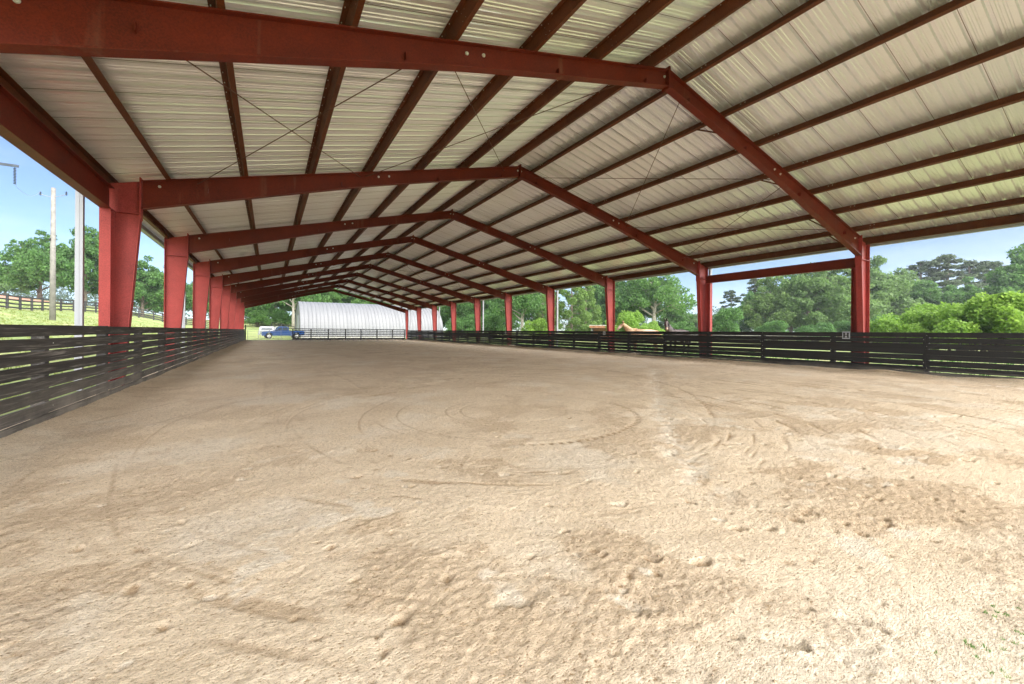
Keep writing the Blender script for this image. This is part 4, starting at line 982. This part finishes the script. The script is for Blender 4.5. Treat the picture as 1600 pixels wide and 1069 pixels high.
for a in [
    ('broad', 1, 62, 66, 368, 'spreading green tree just behind the utility pole on the rise', G1, 1.0),
    ('broad', 2, 132, 62, 360, 'tall dense green tree behind the nearest white downspout', G1, .85),
    ('pale', 1, 8, 92, 424, 'smaller pale hazy tree at the left edge beyond the clay track', G1, 1.1),
    ('pale', 2, -40, 95, 430, 'low pale tree just outside the left edge beyond the track', G1, 1.2),
    ('broad', 3, 222, 68, 404, 'green tree seen between the first two left columns', G1, .95),
    ('broad', 1, 262, 80, 420, 'lower green tree mostly behind the second left column', G1, 1.0),
    ('broad', 2, 318, 95, 436, 'green tree glimpsed between the third and fourth left columns', G1, 1.0),
    ('pale', 1, 352, 105, 446, 'small pale tree glimpsed between the far left columns', G1, 1.0),
    ('broad', 3, 398, 98, 438, 'leafy tree above the left end of the white truck', G2, .95),
    ('broad', 1, 428, 104, 428, 'tall leafy tree directly above the blue truck cab', G2, .9),
    ('open', 1, 458, 91, 415, 'tree with pale leaning trunk beside the left end of the hut', G2, .8),
    ('broad', 2, 482, 108, 420, 'green tree over the left corner of the hut roof', G2, .95),
    ('broad', 4, 520, 112, 424, 'bright green tree behind the hut under the far ridge', G2, 1.1),
    ('broad', 3, 570, 114, 422, 'bright green tree behind the middle of the hut', G2, 1.1),
    ('broad', 1, 625, 116, 430, 'green tree behind the right part of the hut', G2, 1.0),
    ('broad', 2, 668, 116, 432, 'tree behind the curved right end of the hut', G2, 1.0),
    ('broad', 4, 712, 92, 428, 'dense green tree just right of the hut', G3, .9),
    ('broad', 1, 742, 96, 424, 'dense green tree between the sixth and fifth right columns', G3, .9),
    ('broad', 3, 772, 88, 428, 'full green tree behind the slim white downspout left of the bare trunked oak', G3, .85),
    ('open', 2, 816, 68, 420, 'oak with a bare pale forked trunk beyond the right fence', G3, .9),
    ('broad', 2, 838, 100, 426, 'green tree behind the oak with the pale trunk', G3, .9),
    ('cone', 1, 848, 74, 452, 'small yellow green conifer left of the fourth right column', G3, .8),
    ('cone', 2, 893, 60, 408, 'tall feathery light green conifer right of a white downspout', G3, 1.0),
    ('cone', 1, 915, 66, 415, 'second feathery light green conifer nearer to the run in shed', G3, .9),
    ('broad', 3, 938, 96, 418, 'dark green tree rising behind the run in shed', G3, .95),
    ('broad', 1, 978, 86, 402, 'large green tree above the chestnut horse', G3, .9),
    ('open', 3, 1022, 80, 405, 'large airy green tree left of the open sky gap above the bay horse', G3, .95),
    ('broad', 4, 1052, 90, 452, 'lower green tree beside the open sky gap', G3, .8),
    ('pale', 2, 1088, 130, 486, 'hazy small tree low in the sky gap left of the second right column', G3, 1.2),
    ('pine', 1, 1142, 92, 448, 'thin dark pine right of the second right column', G4, 1.1),
    ('pine', 2, 1180, 100, 428, 'taller dark pine behind the pale green tree', G4, 1.1),
    ('pale', 1, 1205, 78, 424, 'pale green broad tree in the middle of the widest bay', G4, .95),
    ('pale', 2, 1262, 76, 404, 'largest pale green tree under the portal beam', G4, 1.05),
    ('pale', 3, 1312, 80, 402, 'pale green tree just left of the closest right column', G4, 1.0),
    ('pale', 1, 1362, 84, 392, 'pale green tree just right of the closest right column', G4, 1.0),
    ('pale', 3, 1408, 98, 410, 'smaller pale tree between the column and the tall pines', G4, 1.1),
    ('pine', 1, 1440, 100, 398, 'leftmost of the tall grey green pines at right', G4, 1.3),
    ('pine', 2, 1478, 98, 388, 'tallest grey green pine in the middle of the pine row', G4, 1.35),
    ('pine', 1, 1515, 102, 396, 'grey green pine right of the tallest one', G4, 1.3),
    ('pine', 2, 1552, 104, 398, 'rightmost grey green pine of the row', G4, 1.3),
    ('broad', 2, 1235, 106, 414, 'green tree filling the gap behind the two palest trees', G4, 1.1),
    ('broad', 3, 1292, 104, 410, 'green tree behind and right of the largest pale tree', G4, 1.1),
    ('broad', 1, 1345, 108, 400, 'green tree mostly hidden by the closest right column', G4, 1.1),
    ('broad', 4, 1180, 88, 448, 'low round green tree left of the pale trees', G4, 1.0),
    ('broad', 2, 1440, 90, 428, 'green tree under the leftmost tall pine', G4, 1.1),
    ('broad', 3, 1500, 88, 424, 'green tree under the middle of the pine row', G4, 1.1),
    ('broad', 4, 1612, 72, 362, 'green tree cut by the right edge of the picture', G4, .9),
    ('bush', 1, 1400, 32, 478, 'low yellow green shrub right of the closest column', G5, 1.0),
    ('bush', 2, 1452, 28, 462, 'rounded bright green shrub above the right fence', G5, 1.0),
    ('bush', 1, 1508, 25, 449, 'tall bright green shrub toward the right edge', G5, 1.0),
    ('bush', 2, 1562, 23.5, 443, 'tallest bright green shrub at the right edge', G5, 1.0),
    ('bush', 1, 1630, 23, 446, 'bright green shrub cut by the right edge', G5, 1.0),
    ('bush', 2, 985, 46, 481, 'light green rounded shrub behind the chestnut horse', G5, 1.0),
    ('bush', 1, 1015, 56, 496, 'light green low shrub between the two horses', G5, 1.0),
    ('dark_bush', 1, 1132, 58, 474, 'rounded green shrub just right of the second right column', G5, .9),
    ('dark_bush', 2, 1065, 60, 497, 'low green shrub behind the bay horse', G5, 1.1),
    ('bush', 2, 842, 60, 495, 'yellow green shrub below the small conifer', G5, 1.0),
    ('dark_bush', 2, 728, 78, 490, 'dark green undergrowth shrub right of the hut', G5, 1.2),
    ('dark_bush', 1, 768, 76, 488, 'dark green undergrowth shrub left of the oak trunk', G5, 1.2),
    ('dark_bush', 1, 1210, 64, 494, 'low undergrowth shrub beneath the pale trees', G5, 1.3),
    ('dark_bush', 2, 1275, 64, 496, 'low wide shrub beneath the largest pale tree', G5, 1.3),
    ('dark_bush', 1, 1335, 66, 492, 'low shrub beside the closest right column', G5, 1.3),
    ('dark_bush', 2, 1388, 62, 482, 'green shrub behind the low yellow green one', G5, 1.3),
    ('dark_bush', 1, 402, 90, 488, 'bushy undergrowth behind the bank fence above the white truck', G2, 1.1),
    ('dark_bush', 2, 440, 94, 486, 'bushy undergrowth in the shade above the blue truck', G2, 1.1),
]: tree(*a[:7], wide=a[7])
# far woods: reads as one mass
rs = np.random.RandomState(3); cs = []
for px in range(-300, 2000, 9):
    d = 190+rs.uniform(-25, 40) if px > 300 else 175+rs.uniform(-20, 30)
    x, y = atp(px, d); h = rs.uniform(7, 11) + (4 if px > 1130 or px < 900 else 0)
    zb = float(terrain(x, y))
    for k in range(3): cs.append(((x+rs.uniform(-4, 4), y+rs.uniform(-4, 4), zb+h*(.25+.3*k)), rs.uniform(2.5, 4.2)))
P = blobs(cs, 60000, rs, .6, .8); V, Fq = leaves(P, .95, rs)
fm = npmesh('far_woods', V, Fq, {'rnd': np.repeat(rs.uniform(0, 1, len(P)), 4)}, False); fm.materials.append(M['far'])
fo = bpy.data.objects.new('far_woods', fm); C.objects.link(fo); tag(fo, 'hazy distant belt of woods along the horizon', 'woods', None, 'stuff')

# ------------------------------------------------------------------ grass tufts
def tufts(pts, n_blade, h, w, rs, name, label, m):
    P = np.repeat(pts, n_blade, 0); n = len(P); P[:, :2] += rs.normal(0, h*.35, (n, 2))
    a = rs.uniform(0, 6.28, n); hh = h*rs.uniform(.5, 1.3, n); ln = rs.uniform(.1, .7, n)*hh; b_ = rs.uniform(0, 6.28, n)
    dx, dy = np.cos(a)*w/2, np.sin(a)*w/2
    V = np.stack([P+np.stack([dx, dy, 0*dx], 1), P-np.stack([dx, dy, 0*dx], 1), P+np.stack([np.cos(b_)*ln, np.sin(b_)*ln, hh], 1)], 1).reshape(-1, 3)
    me = npmesh(name, V, np.arange(n*3).reshape(n, 3), {'rnd': np.repeat(rs.uniform(0, 1, n), 3)}, False); me.materials.append(m)
    o = bpy.data.objects.new(name, me); C.objects.link(o); tag(o, label, 'grass', None, 'stuff')
M['blade'] = foliage('grass_blades', (.16, .24, .04), (.40, .42, .14), .4)
M['greenblade'] = foliage('green_grass_blades', (.05, .16, .02), (.14, .34, .05), .4)
k = 9000; gx_ = FXL-.9-rs.uniform(0, 1, k)**1.3*26; gy_ = rs.uniform(2, 75, k)
pts = np.stack([gx_, gy_, terrain(gx_, gy_)], 1)
tufts(pts, 7, .11, .03, rs, 'pasture_grass', 'short yellow green grass on the rise at left', M['blade'])
k = 2500; gx_ = FXR+.4+rs.uniform(0, 1, k)*14; gy_ = rs.uniform(0, 45, k)
tufts(np.stack([gx_, gy_, terrain(gx_, gy_)], 1), 6, .13, .03, rs, 'paddock_grass', 'short green grass beyond the right fence', M['greenblade'])
pts = []
for k in range(60):
    x = rs.uniform(2.35, 3.3); y = rs.uniform(.1, .55)-.1*(x-2.6); pts.append((x, y, .0))
for k in range(14): x, y = gnd(1510+rs.normal(0, 12), 588); pts.append((FXR-.15-rs.uniform(0, .3), y+rs.normal(0, .2), .05))
tufts(np.array(pts), 12, .014, .003, rs, 'grass_sprigs', 'sparse green grass sprigs at the sand edge by the entrance and right fence', M['greenblade'])
# loose clods on the sand
cl = MB()
def zat(x, y): return float(Z[min(np.searchsorted(ys, y), len(ys)-1), min(np.searchsorted(xs, x), len(xs)-1)])
for k in range(600):
    y = .7+rs.uniform(0, 1)**1.6*5; x = rs.uniform(-1.5-.1*y, 1+y*1.6); r = rs.uniform(.002, .006)*(1 if rs.rand() < .95 else 1.6)
    z = zat(x, y); n = 5
    v = [(x+r*rs.uniform(.7, 1.3)*math.cos(a), y+r*rs.uniform(.7, 1.3)*math.sin(a), z+h) for h in (-r*.2, r*.5) for a in (0, 1.26, 2.5, 3.8, 5)]+[(x, y, z+r*.9)]
    cl.add(v, [(i, (i+1) % 5, 5+(i+1) % 5, 5+i) for i in range(5)]+[(5+i, 5+(i+1) % 5, 10) for i in range(5)])
co_ = cl.build('sand_clods', simple('clod', (.36, .27, .18), .95, 0, .25, 30), smooth=True); tag(co_, 'loose crumbs of sand scattered over the foreground', 'sand', None, 'stuff')

# ------------------------------------------------------------------ haze
hz = MB(); hz.box(-395, 690, -290, 790, -1.6, 60)
hm, nt, b = new_mat('haze_air'); nt.nodes.remove(b); pv = nt.nodes.new('ShaderNodeVolumePrincipled')
pv.inputs['Density'].default_value = .00045; pv.inputs['Color'].default_value = (.86, .92, 1, 1); pv.inputs['Anisotropy'].default_value = .2
nt.links.new(pv.outputs[0], nt.nodes['Material Output'].inputs['Volume'])
tag(hz.build('haze', hm), 'thin humid summer haze over the pasture', 'haze', None, 'stuff')
S.cycles.volume_bounces = 0
